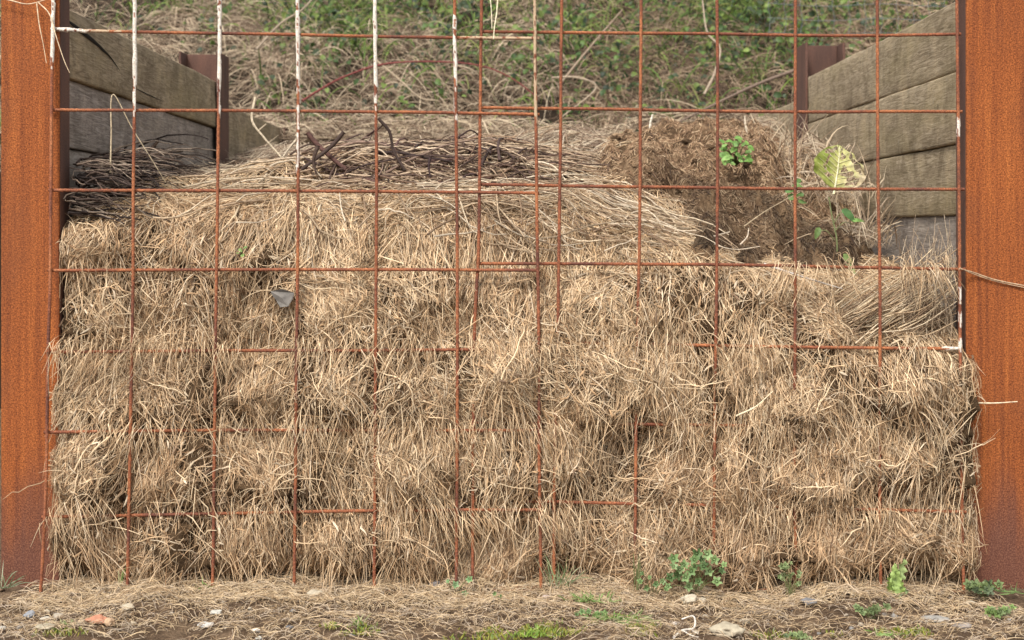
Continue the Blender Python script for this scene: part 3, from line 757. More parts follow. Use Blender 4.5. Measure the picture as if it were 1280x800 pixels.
PALB = [(.18, .11, .07), (.25, .17, .11), (.36, .265, .18), (.10, .06, .042), (.48, .37, .26), (.08, .048, .036), (.30, .21, .14)]
brush('brushwood', 'tangle of brown twigs and prunings across the top of the heap', [(-.6, .1, .42, 1.4, .55, 0, 1.0), (-.5, .25, .35, .9, .35, -.15, .6), (-.8, .5, 1.8, 3.3, .2, 0, .9)], 980, (.08, .36), (.003, .009), PALB)
brush('brushwood', 'bundle of dark thin sticks in the left corner against the planks', [(-1.13, -1.0, .05, .34, .8, -.25, .35), (-1.12, -.96, .2, .8, .35, -.2, .5)], 230, (.10, .26), (.003, .008), [(.055, .036, .028), (.09, .06, .045), (.16, .115, .085), (.03, .02, .017), (.26, .2, .15)], lift=.13)
brush('brushwood', 'pale dead stalks lying in the middle of the heap top', [(-.05, .55, .35, 1.1, .6, -.45, .35), (.1, .48, .25, .6, .4, -.6, .4), (.15, .45, 1.1, 2.1, .3, 0, .9), (-.15, .42, .10, .45, .38, -.45, .45), (-.9, -.1, .12, .5, .16, .2, .7)], 480, (.10, .4), (.003, .007), [(.50, .40, .28), (.42, .31, .2), (.32, .23, .15), (.24, .16, .1), (.56, .46, .34)])
brush('brushwood', 'few thicker dark pruned branches poking from the twigs left of centre', [(-.58, .02, .40, 1.2, 1, 0, 1.3)], 50, (.10, .34), (.007, .013), [(.07, .04, .035), (.11, .06, .05), (.05, .03, .025), (.18, .12, .09)], up=.35)
# dark fibrous litter over the back of the heap
lt = Bag(); n = 14000
x = rng.uniform(-1.12, 1.12, n); y = rng.uniform(.9, 3.4, n)
qx, qy = proj(np.stack([x, y, Ttop(x, y)], -1)); k_ = soilmask(qx, qy) < .3 * rng.random(n) + .05; x, y = x[k_], y[k_]; n = len(x)
a = rng.normal(0, .9, n); L = rng.uniform(.04, .16, n); K = 5; s = np.linspace(-.5, .5, K)
X = np.clip(x[:, None] + np.cos(a)[:, None] * L[:, None] * s, -1.13, 1.13); Y = y[:, None] + np.sin(a)[:, None] * L[:, None] * s
Z = Ttop(X, Y) + rng.uniform(.005, .05, n)[:, None] + (rng.normal(0, .25, n) * L)[:, None] * s
ribbons(lt, np.stack([X, Y, Z], -1), np.tile([[0, -.7, .7]], (n, 1)) + rng.normal(0, .4, (n, 3)), rng.uniform(.002, .0045, n),
        np.array([(.42, .33, .23), (.30, .22, .15), (.2, .135, .09), (.5, .41, .3), (.13, .085, .06)])[rng.integers(0, 5, n)])
o = lt.build('plant_litter', M_straw); tag(o, 'brown dead plant litter spread over the rear of the heap', 'litter', kind='stuff')

# long reed-like stalks sweeping to the right corner
rd = Bag()
for i in range(210):
    a0 = random.uniform(960, 1150); b0 = random.uniform(392, 442) - (a0 - 960) * .05
    dx = random.uniform(40, 170); sl = random.uniform(.25, .85)
    a1 = min(a0 + dx, 1196 if random.random() < .8 else 1200); b1 = b0 - (a1 - a0) * sl
    if b1 < 300: b1 = 300 + random.uniform(0, 70)
    y0 = random.uniform(.0, .06) + .012; y1 = y0 + random.uniform(.02, .16)
    bow = random.uniform(-8, 14)
    pth = smooth_path([P(a0, b0, y0), P((a0 + a1) / 2, (b0 + b1) / 2 + bow, (y0 + y1) / 2), P(a1, b1, y1)], 8)
    pth[:, 0] = np.clip(pth[:, 0], -1, 1.138)
    tubes(rd, pth, random.uniform(.0009, .0021), np.array(random.choice([(.55, .43, .28), (.44, .32, .2), (.62, .5, .35), (.33, .23, .14), (.24, .16, .1)])), 4, .6)
for i in range(120):
    a0 = random.uniform(1130, 1195); b0 = random.uniform(350, 435)
    y0 = random.uniform(.03, .12); y1 = y0 + random.uniform(-.02, .08); ln = random.uniform(30, 90)
    pth = smooth_path([P(a0, b0, y0), P(a0 + random.uniform(-10, 8), b0 - ln * .5, (y0 + y1) / 2), P(a0 + random.uniform(-14, 12), b0 - ln, y1)], 7)
    pth[:, 0] = np.clip(pth[:, 0], -1, 1.138)
    tubes(rd, pth, random.uniform(.0007, .0016), np.array(random.choice([(.5, .4, .28), (.4, .3, .2), (.3, .22, .15), (.2, .14, .09)])), 4, .5)
o = rd.build('long_stalks', M_twig); tag(o, 'long pale dry stalks fanned upward in the right corner by the post', 'straw stalks', kind='stuff')

# ------------------------------------------------------------------ dry grass growing at the right wall
def grass_arcs(bag, roots, n_each, Lr, wr, pal, lean=.5, K=8, droop=.9, up=1.0, taper=.15, tube=False):
    for (rx, ry, rz, sx_, sy2, cnt) in roots:
        m = int(cnt * n_each)
        r0 = np.stack([rng.normal(rx, sx_, m), rng.normal(ry, sy2, m), np.full(m, rz)], -1)
        L = rng.uniform(*Lr, m); d = norm(np.stack([rng.normal(0, lean, m), rng.normal(-.1, lean, m), np.full(m, up)], -1)); hd = rng.uniform(0, 6.28, m)
        s = np.linspace(0, 1, K)
        pts = r0[:, None] + d[:, None] * (L[:, None] * s)[..., None]
        dr = droop * rng.uniform(.1, 1, m)
        pts[..., 2] -= (dr * L)[:, None] * s ** 2.2
        pts[..., 0] += (np.cos(hd) * L * dr * .5)[:, None] * s ** 2; pts[..., 1] += (np.sin(hd) * L * dr * .5)[:, None] * s ** 2
        c = np.array(pal)[rng.integers(0, len(pal), m)] * (1 + .12 * rng.standard_normal((m, 1)))
        ribbons(bag, pts, norm(np.stack([rng.normal(0, .5, m), -np.ones(m), rng.normal(.3, .4, m)], -1)), rng.uniform(*wr, m), c, taper)
DRY = [(.54, .42, .29), (.44, .33, .22), (.33, .24, .155), (.60, .49, .35), (.24, .165, .105), (.48, .38, .28)]
dg = Bag()
grass_arcs(dg, [(1.02, 1.15, .98, .07, .18, .8), (1.06, .8, .84, .04, .10, .3), (.95, 1.5, 1.08, .10, .2, .8), (1.02, 1.8, 1.15, .07, .12, .3)], 520, (.10, .30), (.002, .0038), DRY, .45)
dgp = dg
V = dg.V
for v in V: v[:, 0] = np.minimum(v[:, 0], 1.137); 
o = dg.build('dry_grass_clump', M_straw); tag(o, 'pale wiry dead grass hanging down the right plank wall beside the mound', 'dry grass', kind='stuff')

# ------------------------------------------------------------------ vegetation on the bank
def bank_pts(n, fn):
    x = rng.uniform(-3.8, 3.8, n); y = rng.uniform(3.55, 6.6, n); z = bank_h(x, y)
    px, py = proj(np.stack([x, y, z], -1)); p = fn(px, py); k = rng.random(n) < p
    return x[k], y[k], z[k], px[k], py[k]
def greenness(px, py):
    g_ = 0
    for (a, b_, ra, rb, s_) in ((430, 25, 110, 45, 1.0), (300, 10, 120, 30, .5), (920, 60, 110, 80, .62), (800, 90, 120, 60, .42), (660, 90, 60, 60, .45), (560, 60, 60, 60, .4), (1060, 20, 120, 60, .55), (200, 20, 60, 20, .3), (700, 20, 80, 40, .5)):
        g_ = np.maximum(g_, s_ * np.exp(-((px - a) / ra) ** 2 - ((py - b_) / rb) ** 2))
    return np.clip(g_ + .25 * vnoise(px * .03, py * .05, 1.0), 0, 1)
bg1 = Bag()
x, y, z, px, py = bank_pts(100000, lambda a, b_: 1.0 - .62 * greenness(a, b_) - .12 * sstep(700, 800, a))
k = (fbm(x * 3.2, y * 3.2, 70.0, 3) + .45) > rng.uniform(0, .9, len(x)); x, y, z, px, py = x[k], y[k], z[k], px[k], py[k]
n = len(x); K = 7; s = np.linspace(0, 1, K)
hd = np.where(rng.random(n) < .7, rng.normal(-1.5, .9, n), rng.uniform(0, 6.28, n)) + .8 * vnoise(x * 1.5, y * 1.5, 3.0)
L = rng.gamma(4, .05, n) + .05; el = rng.uniform(.1, 1.1, n); dr = rng.uniform(.4, 1.3, n)
pts = np.zeros((n, K, 3))
hx_, hy_ = np.cos(hd) * 1.0, np.sin(hd) * .8
pts[..., 0] = x[:, None] + (hx_ * L)[:, None] * s
pts[..., 1] = y[:, None] + (hy_ * L * .8)[:, None] * s
pts[..., 2] = z[:, None] + rng.uniform(-.02, .10, n)[:, None] + (np.sin(el) * L)[:, None] * s - (dr * L)[:, None] * s ** 2
pts[..., 2] = np.maximum(pts[..., 2], bank_h(pts[..., 0], np.maximum(pts[..., 1], 3.45)) * (pts[..., 1] > 3.5) + .005 + .05 * vnoise(x * 8, y * 8, 1)[:, None] * 0)
DRYB = np.array([(.44, .34, .23), (.28, .20, .13), (.14, .09, .06), (.54, .43, .30), (.10, .065, .04), (.31, .235, .165)])
c = DRYB[rng.integers(0, 6, n)] * (1 + .12 * rng.standard_normal((n, 1))) * (1 - .35 * sstep(660, 800, px + 60 * vnoise(x * 2, y * 2, 4)) * (1 - .5 * sstep(980, 1060, px)))[:, None] * np.where(px[:, None] > 720, np.array([[1.0, .93, .88]]), 1)
ribbons(bg1, pts, norm(np.stack([rng.normal(0, .5, n), -np.ones(n), rng.normal(.4, .4, n)], -1)), rng.uniform(.002, .0055, n), c, .2)
# thatch that hangs over the back boards
n = 5200
x = rng.uniform(-1.5, 1.5, n); y = rng.uniform(3.45, 3.75, n); z = bank_h(x, y) + rng.uniform(.0, .22, n)
L = rng.uniform(.12, .42, n); hd = rng.normal(-1.5, .9, n)
pts = np.zeros((n, K, 3)); pts[..., 0] = x[:, None] + (np.cos(hd) * L)[:, None] * s; pts[..., 1] = y[:, None] + (np.sin(hd) * L * .6)[:, None] * s
pts[..., 2] = z[:, None] + (rng.uniform(-.1, .6, n) * L)[:, None] * s - (rng.uniform(.3, 1.0, n) * L)[:, None] * s ** 2
lowz = np.where((x > -1.02) & (x < .1), 1.335, 1.17); pts[..., 2] = np.where(pts[..., 1] < 3.52, np.maximum(pts[..., 2], lowz[:, None] + .02 * rng.random((n, 1))), pts[..., 2])
ribbons(bg1, pts, norm(np.stack([rng.normal(0, .5, n), -np.ones(n), rng.normal(.4, .4, n)], -1)), rng.uniform(.003, .007, n), DRYB[rng.integers(0, 6, n)], .2)
o = bg1.build('dead_grass', M_straw); tag(o, 'matted dead grass covering the bank behind the bay', 'dead grass', kind='stuff')

bgx = Bag()
x, y, z, px, py = bank_pts(42000, lambda a, b_: greenness(a, b_) * .8 + .03)
n = len(x); L = rng.gamma(4, .035, n) + .05; hd = rng.uniform(0, 6.28, n); dr = rng.uniform(.2, .9, n)
pts = np.zeros((n, K, 3))
pts[..., 0] = x[:, None] + (np.cos(hd) * L * .5)[:, None] * s ** 1.5; pts[..., 1] = y[:, None] - .02 + (np.sin(hd) * L * .5)[:, None] * s ** 1.5
pts[..., 2] = z[:, None] + L[:, None] * s - (dr * L)[:, None] * s ** 2.4 + .02
GR = np.array([(.10, .17, .03), (.16, .23, .045), (.06, .105, .02), (.22, .24, .07), (.03, .05, .014)])
ribbons(bgx, pts, norm(np.stack([rng.normal(0, .5, n), -np.ones(n), rng.normal(.3, .4, n)], -1)), rng.uniform(.004, .009, n), GR[rng.integers(0, 5, n)] * (1 + .15 * rng.standard_normal((n, 1))), .15)
o = bgx.build('green_grass', M_leaf); tag(o, 'fresh green grass growing in patches on the bank', 'grass', kind='stuff')

def leaf_cloud(bag, c, size, nrm, col, aspect=.75, lob=0):
    """many small pointed leaves as 4-quad cupped blades"""
    n = len(c); up = norm(rng.normal(0, 1, (n, 3)) + np.array([0, 0, -.3])); b = norm(np.cross(nrm, up)); a = np.cross(b, nrm)
    u = np.array([0, .3, .68, 1.0]); wv = np.array([.10, .5, .42, .02])
    sz = np.asarray(size)[:, None, None]
    ctr = c[:, None, :] + a[:, None, :] * (u - .4)[None, :, None] * sz + nrm[:, None, :] * (-(u - .4) ** 2)[None, :, None] * sz * .5
    off = b[:, None, :] * wv[None, :, None] * sz * aspect; cup = nrm[:, None, :] * wv[None, :, None] * sz * .25
    V = np.stack([ctr - off + cup, ctr, ctr + off + cup], 2)
    K = 4; idx = np.arange(n * K * 3).reshape(n, K, 3)
    Q = np.stack([idx[:, :-1, :-1], idx[:, :-1, 1:], idx[:, 1:, 1:], idx[:, 1:, :-1]], -1).reshape(-1, 4)
    bag.add(V, Q, np.broadcast_to(col[:, None, None, :], V.shape).reshape(-1, 3))
lc = Bag()
x, y, z, px, py = bank_pts(46000, lambda a, b_: (greenness(a, b_) ** 1.1) * .7 + .04 + .05 * (a > 700))
cl = vnoise(x * 5, y * 5, 8.0); k = cl > -.25 + .35 * rng.random(len(x)); x, y, z = x[k], y[k], z[k]; n = len(x)
c = np.stack([x, y - rng.uniform(0, .10, n), z + rng.uniform(.02, .20, n)], -1)
col = np.array([(.04, .075, .02), (.08, .135, .03), (.14, .19, .045), (.055, .075, .04), (.02, .034, .014)])[rng.integers(0, 5, n)] * (1 + .15 * rng.standard_normal((n, 1)))
leaf_cloud(lc, c, rng.uniform(.018, .05, n), norm(np.stack([rng.normal(0, .5, n), -np.ones(n), rng.normal(.6, .5, n)], -1)), col)
o = lc.build('ground_ivy', M_leaf); tag(o, 'small dark green bramble and weed leaves scattered over the bank', 'undergrowth', kind='stuff')

# canes on the bank, one thing each
def stick(name, label, cat, pix, r, col, K=26, taper=.5, group=None, sides=7, forks=()):
    b = Bag(); path = smooth_path([P(*q) for q in pix], K); tubes(b, path, r, np.array(col), sides, taper)
    for fk in forks: tubes(b, smooth_path([P(*q) for q in fk[0]], 14), fk[1], np.array(col), sides, taper)
    o = b.build(name, M_twig); tag(o, label, cat, group); return o
stick('bramble_cane', 'long thin red cane arching across the bank, left of centre', 'cane', [(378, 126, 3.3), (400, 112, 3.35), (430, 96, 3.4), (480, 80, 3.4), (545, 77, 3.4), (600, 82, 3.4), (640, 98, 3.4), (672, 122, 3.35)], .0062, (.17, .045, .04))
stick('dead_cane', 'pale straight cane leaning up the bank, right of centre', 'cane', [(700, 105, 3.9), (735, 62, 4.0), (778, 12, 4.2)], .008, (.27, .20, .14))
stick('dead_cane', 'pale crooked cane on the bank left of the fourth brown upright', 'cane', [(880, 118, 3.7), (893, 92, 3.75), (900, 60, 3.8), (884, 40, 3.9), (878, 0, 4.0)], .0075, (.33, .26, .19))
stick('dead_cane', 'grey brown cane sloping down to the left in front of the right bank', 'cane', [(1010, 82, 3.6), (950, 104, 3.6), (890, 132, 3.5), (830, 162, 3.4)], .010, (.17, .12, .09))
stick('dead_cane', 'pale curved cane crossing the upper left bank', 'cane', [(320, 62, 3.9), (350, 30, 4.0), (380, 10, 4.1), (405, -20, 4.2)], .007, (.32, .25, .18))
stick('dead_cane', 'thin tan cane slanting behind the white topped uprights in the middle', 'cane', [(470, 75, 3.6), (500, 100, 3.55), (525, 122, 3.5), (548, 126, 3.5)], .0055, (.36, .28, .19))
stick('dead_cane', 'thin cane lying low on the bank below the long pale leaning cane', 'cane', [(690, 97, 3.6), (720, 97, 3.6), (745, 110, 3.6), (700, 148, 3.5)], .006, (.36, .28, .2))

# wire netting at the top right
wf = Bag()
for i, pyw in enumerate((-12, 6, 24, 42)):
    tubes(wf, smooth_path([P(960, pyw - 2, 3.85), P(1030, pyw + 2, 3.85), P(1100, pyw - 1, 3.85), P(1175, pyw + 2, 3.85), P(1300, pyw, 3.85)], 40), .0016, np.array((.17, .18, .18)), 4, 1.0)
for k in range(17):
    a = 962 + k * 20
    tubes(wf, smooth_path([P(a + 3, -14, 3.86), P(a - 2, 6, 3.86), P(a + 1, 24, 3.86), P(a - 2, 46, 3.86)], 12), .0013, np.array((.17, .18, .18)), 4, 1.0)
wfo = empty('wire_fence', tuple(P(1100, 46, 3.86))); tag(wfo, 'grey wire netting on the bank above the right plank wall', 'wire fence')
wf.build('netting', M_twig, wfo)
pb = Bag()
q0 = P(1290, 60, 3.9); tubes(pb, np.array([[q0[0], q0[1], 1.2], [q0[0], q0[1], 1.9], [q0[0], q0[1], 2.4]]), .03, np.array((.16, .12, .09)), 10, .95); pb.build('stake', M_twig, wfo)

# ------------------------------------------------------------------ loose sticks on the heap
DK = (.055, .035, .028)
stick('stick', 'dark stick crossing another, leaning down to the right on the heap top', 'stick', [(384, 166, .5), (400, 184, .5), (432, 212, .48)], .0078, (.10, .05, .04), taper=.8)
stick('stick', 'dark stick crossing another, leaning down to the left on the heap top', 'stick', [(430, 165, .47), (412, 185, .47), (377, 212, .45)], .0065, DK, taper=.8)
stick('stick', 'thin dark curved twig standing up right of the crossed sticks', 'stick', [(473, 148, .5), (487, 165, .5), (492, 188, .5), (506, 213, .48)], .0048, (.045, .028, .022), taper=.8)
stick('stick', 'short dark twig standing upright in the brush near the centre', 'stick', [(538, 196, .42), (536, 208, .42), (538, 222, .42)], .0045, (.05, .03, .03))
stick('stick', 'thick short dark stick poking up at the left end of the twigs', 'stick', [(398, 182, .42), (392, 200, .42), (395, 216, .42)], .006, (.07, .045, .035))
stick('stick', 'dark stick leaning against the lower left planks', 'stick', [(198, 176, .5), (180, 196, .48), (158, 220, .45)], .005, (.10, .065, .045))
stick('stick', 'pale bare forked twig standing between the left dark post and the crossed sticks', 'twig', [(319, 122, .95), (315, 150, .9), (330, 172, .85), (352, 197, .8)], .0045, (.50, .41, .29), taper=.7, forks=[([(322, 164, .88), (333, 155, .88)], .003)])
stick('stick', 'pale twig leaning up to the right below the forked twig', 'twig', [(371, 174, .85), (358, 190, .85), (345, 208, .8)], .0042, (.55, .46, .34))
stick('dry_stem', 'pale stem bent like a peak, leaning down to the right over the grey left board', 'stem', [(138, 216, .14), (139, 170, .14), (141, 118, .14), (165, 160, .16), (190, 200, .18), (207, 228, .2)], .0022, (.52, .42, .28), K=40)
stick('branch', 'thick pale forked branch lying on the hay behind the bars, right of centre', 'branch', [(650, 254, .42), (680, 251, .42), (712, 243, .42), (744, 241, .42)], .0075, (.52, .41, .28), taper=.75, forks=[([(652, 231, .5), (680, 240, .48), (706, 253, .44)], .006), ([(742, 242, .42), (758, 236, .45)], .003)])
stick('stick', 'small white stake standing upright on top of the mound', 'stake', [(812, 174, 1.3), (813, 155, 1.3), (816, 143, 1.3)], .0048, (.60, .54, .44), taper=.8)
stick('stick', 'pale stub behind the yellow green plant on the mound', 'stake', [(936, 176, 1.3), (932, 158, 1.3), (931, 145, 1.35)], .0042, (.48, .40, .30))
stick('stick', 'white streaked thin branch at the foot of the mound', 'branch', [(858, 312, .18), (885, 298, .2), (912, 290, .24)], .0034, (.50, .41, .31), forks=[([(882, 299, .2), (900, 308, .18), (922, 312, .19), (950, 308, .2)], .0022), ([(925, 306, .19), (934, 296, .2), (936, 285, .22)], .0026)])
stick('stick', 'thin curved twig dropping down the left of the mound', 'twig', [(828, 262, .3), (842, 276, .28), (848, 296, .24), (862, 312, .2)], .003, (.50, .40, .27), forks=[([(846, 285, .25), (838, 300, .24)], .002)])
stick('dry_stem', 'long thin stem slanting over the mound towards the leafy stalk', 'stem', [(930, 283, .35), (960, 262, .38), (1000, 240, .42)], .002, (.40, .31, .2))
stick('stick', 'long pale grey stick in the hay below the mound', 'stick', [(955, 330, .1), (1000, 345, .06), (1053, 361, .03)], .0035, (.48, .42, .36))
stick('dry_stem', 'bright thin stalk slanting across the hay, right of centre below the middle', 'stem', [(920, 520, -.085), (945, 508, -.085), (966, 489, -.08)], .0024, (.68, .56, .38))
stick('dry_stem', 'pale stalk sticking out level across the right orange post', 'stem', [(1204, 503, -.01), (1240, 504, -.03), (1272, 502, -.05)], .0024, (.66, .54, .37))
stick('dry_stem', 'pale thread of straw hanging on the left orange post', 'stem', [(46, 4, .016), (49, 30, .014), (54, 55, .016), (58, 79, .018)], .0016, (.68, .52, .34))
stick('dry_stem', 'pale straw curling from the top left post over the first plank', 'stem', [(48, 3, .01), (62, 18, -.005), (70, 45, -.012), (80, 75, -.012), (87, 91, -.008)], .0016, (.68, .52, .34))
stick('dry_stem', 'straw lying level across the top of the left orange post', 'stem', [(-12, -6, .01), (15, 1, .01), (35, 5, .01), (56, 0, -.004)], .0018, (.66, .52, .36))
stick('dry_stem', 'pale stem hanging from above beside the middle pair of uprights, longer one', 'stem', [(623, -15, -.012), (621, 15, -.012), (618, 35, -.012), (617, 49, -.012)], .0022, (.74, .66, .46))
stick('dry_stem', 'pale stem hanging from above beside the middle pair of uprights, shorter one', 'stem', [(611, -15, -.012), (614, 10, -.012), (615, 36, -.012)], .002, (.70, .62, .44))
st = stick('string', 'brown double string stretched from the mesh across the right orange post', 'string', [(1199, 336, -.02), (1215, 340, .018), (1245, 350, .022), (1285, 358, .024), (1300, 361, .024)], .0016, (.42, .30, .19), K=50, taper=1.0,
      forks=[([(1200, 335, -.012), (1218, 343, .019), (1246, 352, .024), (1287, 361, .024)], .0012)])

# grey scrap caught in the hay
def scrap(pix, y, label, col, name='leaf_scrap', th=.0012):
    c = [P(a, b_, y + d) for a, b_, d in pix]; b = Bag(); n = len(c); m = np.mean(c, axis=0) + np.array([0, -.006, .0])
    V = []; ring = 2
    for i in range(n):
        V += [c[i]]
    V = np.array(V + [m]); Vb = V + np.array([0, th, 0]); F = []
    VV = np.concatenate([V, Vb]); k = n + 1
    for i in range(0, n - 1, 2): F += [[i, i + 1, (i + 2) % n, n], [k + (i + 2) % n, k + i + 1, k + i, k + n]]
    for i in range(n): F += [[i, k + i, k + (i + 1) % n, (i + 1) % n]]
    b.add(VV, np.array(F), np.array(col)); o = b.build(name, M_stone, smooth=False); tag(o, label, 'scrap'); return o
scrap([(338, 364, 0), (352, 361, -.004), (368, 366, .004), (366, 374, 0), (360, 383, -.01), (350, 384, -.008), (345, 375, .0), (341, 370, 0)], -.012, 'small grey curled scrap caught in the hay by the fourth upright', (.15, .135, .12))

# ------------------------------------------------------------------ leaves and plants
def leaf_mesh(L, Wd, lobes=0, curl=.3, fold=.25, ruffle=.0, n=9, m=7, seed=0, holes=False, stalk=True):
    """blade in local space: root at 0, tip along +Y, face +Z"""
    u = np.linspace(0, 1, n); v = np.linspace(-1, 1, m)
    U, Vv = np.meshgrid(u, v, indexing='ij')
    prof = np.sin(math.pi * np.clip(U, 0, 1) ** .75) ** .7 * (1 - .15 * U) + .03
    if lobes: prof = prof * (1 + .16 * np.cos(U * math.pi * 2 * lobes))
    x = Vv * prof * Wd * .5; y = U * L; z = -curl * L * U ** 2 + fold * np.abs(Vv) * prof * Wd * .5
    z = z + ruffle * L * np.sin(U * 26 + Vv * 3 + seed) * np.abs(Vv) ** 2 + .02 * L * vnoise(U * 5 + seed, Vv * 3, 0)
    V = np.stack([x, y, z], -1); ii = np.arange(n * m).reshape(n, m)
    Q = np.stack([ii[:-1, :-1], ii[:-1, 1:], ii[1:, 1:], ii[1:, :-1]], -1).reshape(-1, 4)
    if holes:
        cu = (U[:-1, :-1] + U[1:, 1:]).ravel() / 2; cv = (Vv[:-1, :-1] + Vv[1:, 1:]).ravel() / 2
        h = fbm(cu * 8 + seed, cv * 4, 2.0, 2); rimd = np.minimum(np.minimum(cu, 1 - cu) * 3, 1 - np.abs(cv))
        Q = Q[~((h > .38 - .5 * np.clip(cv, 0, 1)) & (rimd > .12) & (np.abs(cv) > .14))]
    return V.reshape(-1, 3), Q
def round_leaf(r, seed, lob=5):
    """scalloped, cut, roundish blade"""
    n = 40; a = np.linspace(0, 2 * math.pi, n, endpoint=False)
    rim = r * (1 + .24 * np.cos(a * lob + seed) + .12 * np.cos(a * lob * 3)) * (1 - .55 * np.exp(-((a - math.pi) / .22) ** 2))
    V = [(0, 0, 0)]
    rings = (.35, .7, 1.0)
    for q in rings:
        for i in range(n):
            rr = rim[i] * q if q == 1.0 else (rim[i] * .5 + r * .5 * (1 - .5 * np.exp(-((a[i] - math.pi) / .22) ** 2))) * q
            V.append((rr * math.cos(a[i]), rr * math.sin(a[i]), .28 * r * q * q + .07 * r * math.cos(a[i] * lob + seed) * q))
    Q = []
    for k in range(2):
        for i in range(n): Q.append([1 + k * n + i, 1 + k * n + (i + 1) % n, 1 + (k + 1) * n + (i + 1) % n, 1 + (k + 1) * n + i])
    for i in range(0, n, 2): Q.append([0, 1 + i, 1 + (i + 1) % n, 1 + (i + 2) % n])
    return np.array(V), np.array(Q)
def place(V, pos, yaw, pitch, roll=0.0):
    """rotate local leaf: Z faces the camera side when pitch ~ 60-90 deg"""
    Mx = Matrix.Rotation(yaw, 3, 'Z') @ Matrix.Rotation(pitch, 3, 'X') @ Matrix.Rotation(roll, 3, 'Z')
    return np.asarray(V) @ np.array(Mx).T + np.asarray(pos)
def stem_to(bag, a, b_, r, col, sag=.15):
    a = np.asarray(a, float); b_ = np.asarray(b_, float); m = (a + b_) / 2 + np.array([0, 0, np.linalg.norm(b_ - a) * sag])
    tubes(bag, smooth_path([a, m, b_], 10), r, np.array(col), 5, .7)
def rosette(name, label, base, leaves, col, kind='round', stemcol=(.18, .2, .08), cat='plant', r_=.0011, pitch=(50, 85)):
    root = empty(name, tuple(base)); tag(root, label, cat)
    sb = Bag()
    for i, (px, py, y, sz) in enumerate(leaves):
        p = P(px, py, y)
        stem_to(sb, base + np.array([random.uniform(-.008, .008), random.uniform(-.004, .004), 0]), p, r_, stemcol)
        cc = np.array(col[i % len(col)]) * random.uniform(.8, 1.2)
        if kind == 'round': V, Q = round_leaf(sz, random.random() * 6)
        else: V, Q = leaf_mesh(sz * 2.1, sz * 1.5, 0, .35, .25, .02, seed=i)
        V = place(V, p, random.uniform(-.5, .5), R(random.uniform(*pitch)), random.uniform(0, 6.28) if kind == 'round' else random.uniform(-1.6, 1.6))
        b = Bag(); b.add(V, Q, cc); b.build('leaf', M_leaf, root)
    sb.build('stem', M_leaf, root)
    return root
G1 = [(.14, .22, .08), (.19, .28, .11), (.11, .18, .065), (.23, .32, .14)]
gz = lambda x, y: float(ground_h(np.array([x]), np.array([y]))[0])
def gp(px, y):
    q = P(px, 700, y); q[2] = gz(q[0], y); return q
# cranesbill at the foot of the hay
lv = [(842, 698, .019), (855, 706, .018), (871, 692, .020), (884, 693, .019), (868, 700, .016), (893, 700, .017), (880, 708, .018), (887, 714, .018), (846, 718, .02), (857, 722, .017), (838, 722, .018), (861, 733, .017), (873, 727, .015),
      (896, 727, .018), (902, 714, .014), (850, 712, .016), (864, 714, .017), (905, 706, .012), (877, 700, .016), (842, 708, .015), (868, 708, .013), (835, 733, .012)]
rosette('weed_plant', 'bushy green plant with round lobed leaves at the foot of the hay', gp(868, -.075), [(a, b_, random.uniform(-.13, -.085), s * .62) for a, b_, s in lv], G1)
rosette('weed_plant', 'low small leaved weed just left of the bushy lobed plant', gp(815, -.07), [(a, b_, random.uniform(-.11, -.08), s * .5) for a, b_, s in [(800, 727, .014), (808, 735, .014), (820, 730, .015), (828, 727, .015), (832, 736, .013), (812, 722, .01), (803, 717, .01)]], G1)
rosette('weed_plant', 'tiny seedling with four pale green leaves, left of centre below the hay', gp(568, -.07), [(a, b_, random.uniform(-.10, -.08), s * .5) for a, b_, s in [(569, 731, .017), (587, 724, .016), (581, 742, .014), (560, 727, .009), (565, 750, .010)]], [(.22, .34, .16), (.18, .3, .13)])
rosette('weed_plant', 'small sprawling weed right of the seedling', gp(618, -.14), [(a, b_, random.uniform(-.16, -.12), s * .5) for a, b_, s in [(618, 742, .010), (611, 750, .011), (622, 757, .012), (630, 750, .010), (606, 757, .010), (626, 745, .008)]], [(.16, .24, .09)])
# floppy dock-like plant
base = gp(1118, -.06); root = empty('dock_plant', tuple(base)); tag(root, 'larger floppy light green leaved plant in front of the hay near the right', 'plant')
for i, (px, py, y, L, Wd, rl, col, pt, yw) in enumerate([(1116, 736, -.09, .062, .030, .35, (.36, .46, .19), 84, .5), (1122, 738, -.10, .052, .024, -.12, (.30, .40, .13), 80, -.5), (1110, 744, -.10, .034, .026, .5, (.20, .28, .07), 80, .5), (1128, 744, -.11, .038, .026, -.5, (.24, .33, .09), 78, -.6),
                                              (1126, 744, -.12, .060, .020, -2.2, (.32, .40, .20), 40, 0), (1136, 740, -.12, .050, .017, -1.5, (.30, .38, .18), 55, 0), (1102, 746, -.12, .035, .017, 1.9, (.17, .25, .07), 50, 0)]):
    L *= 1.25; Wd *= 1.2; V, Q = leaf_mesh(L, Wd, 0, -.15 if i < 2 else .5, .45, .09, n=16, m=9, seed=i * 2.0); V = place(V, P(px, py, y), yw, R(pt), 0)
    q0 = P(px, py, y); cr, sr_ = math.cos(-rl), math.sin(-rl); dV = V - q0; V = q0 + np.stack([dV[:, 0] * cr + dV[:, 2] * -sr_, dV[:, 1], dV[:, 0] * sr_ + dV[:, 2] * cr], -1)
    b = Bag(); b.add(V, Q, np.array(col)); b.build('leaf', M_leaf, root)
sb = Bag()
for (a, b_) in ((1114, 738), (1122, 738), (1128, 742), (1108, 742)): stem_to(sb, base, P(a, b_, -.10), .0018, (.35, .42, .2), .05)
sb.build('stem', M_leaf, root)
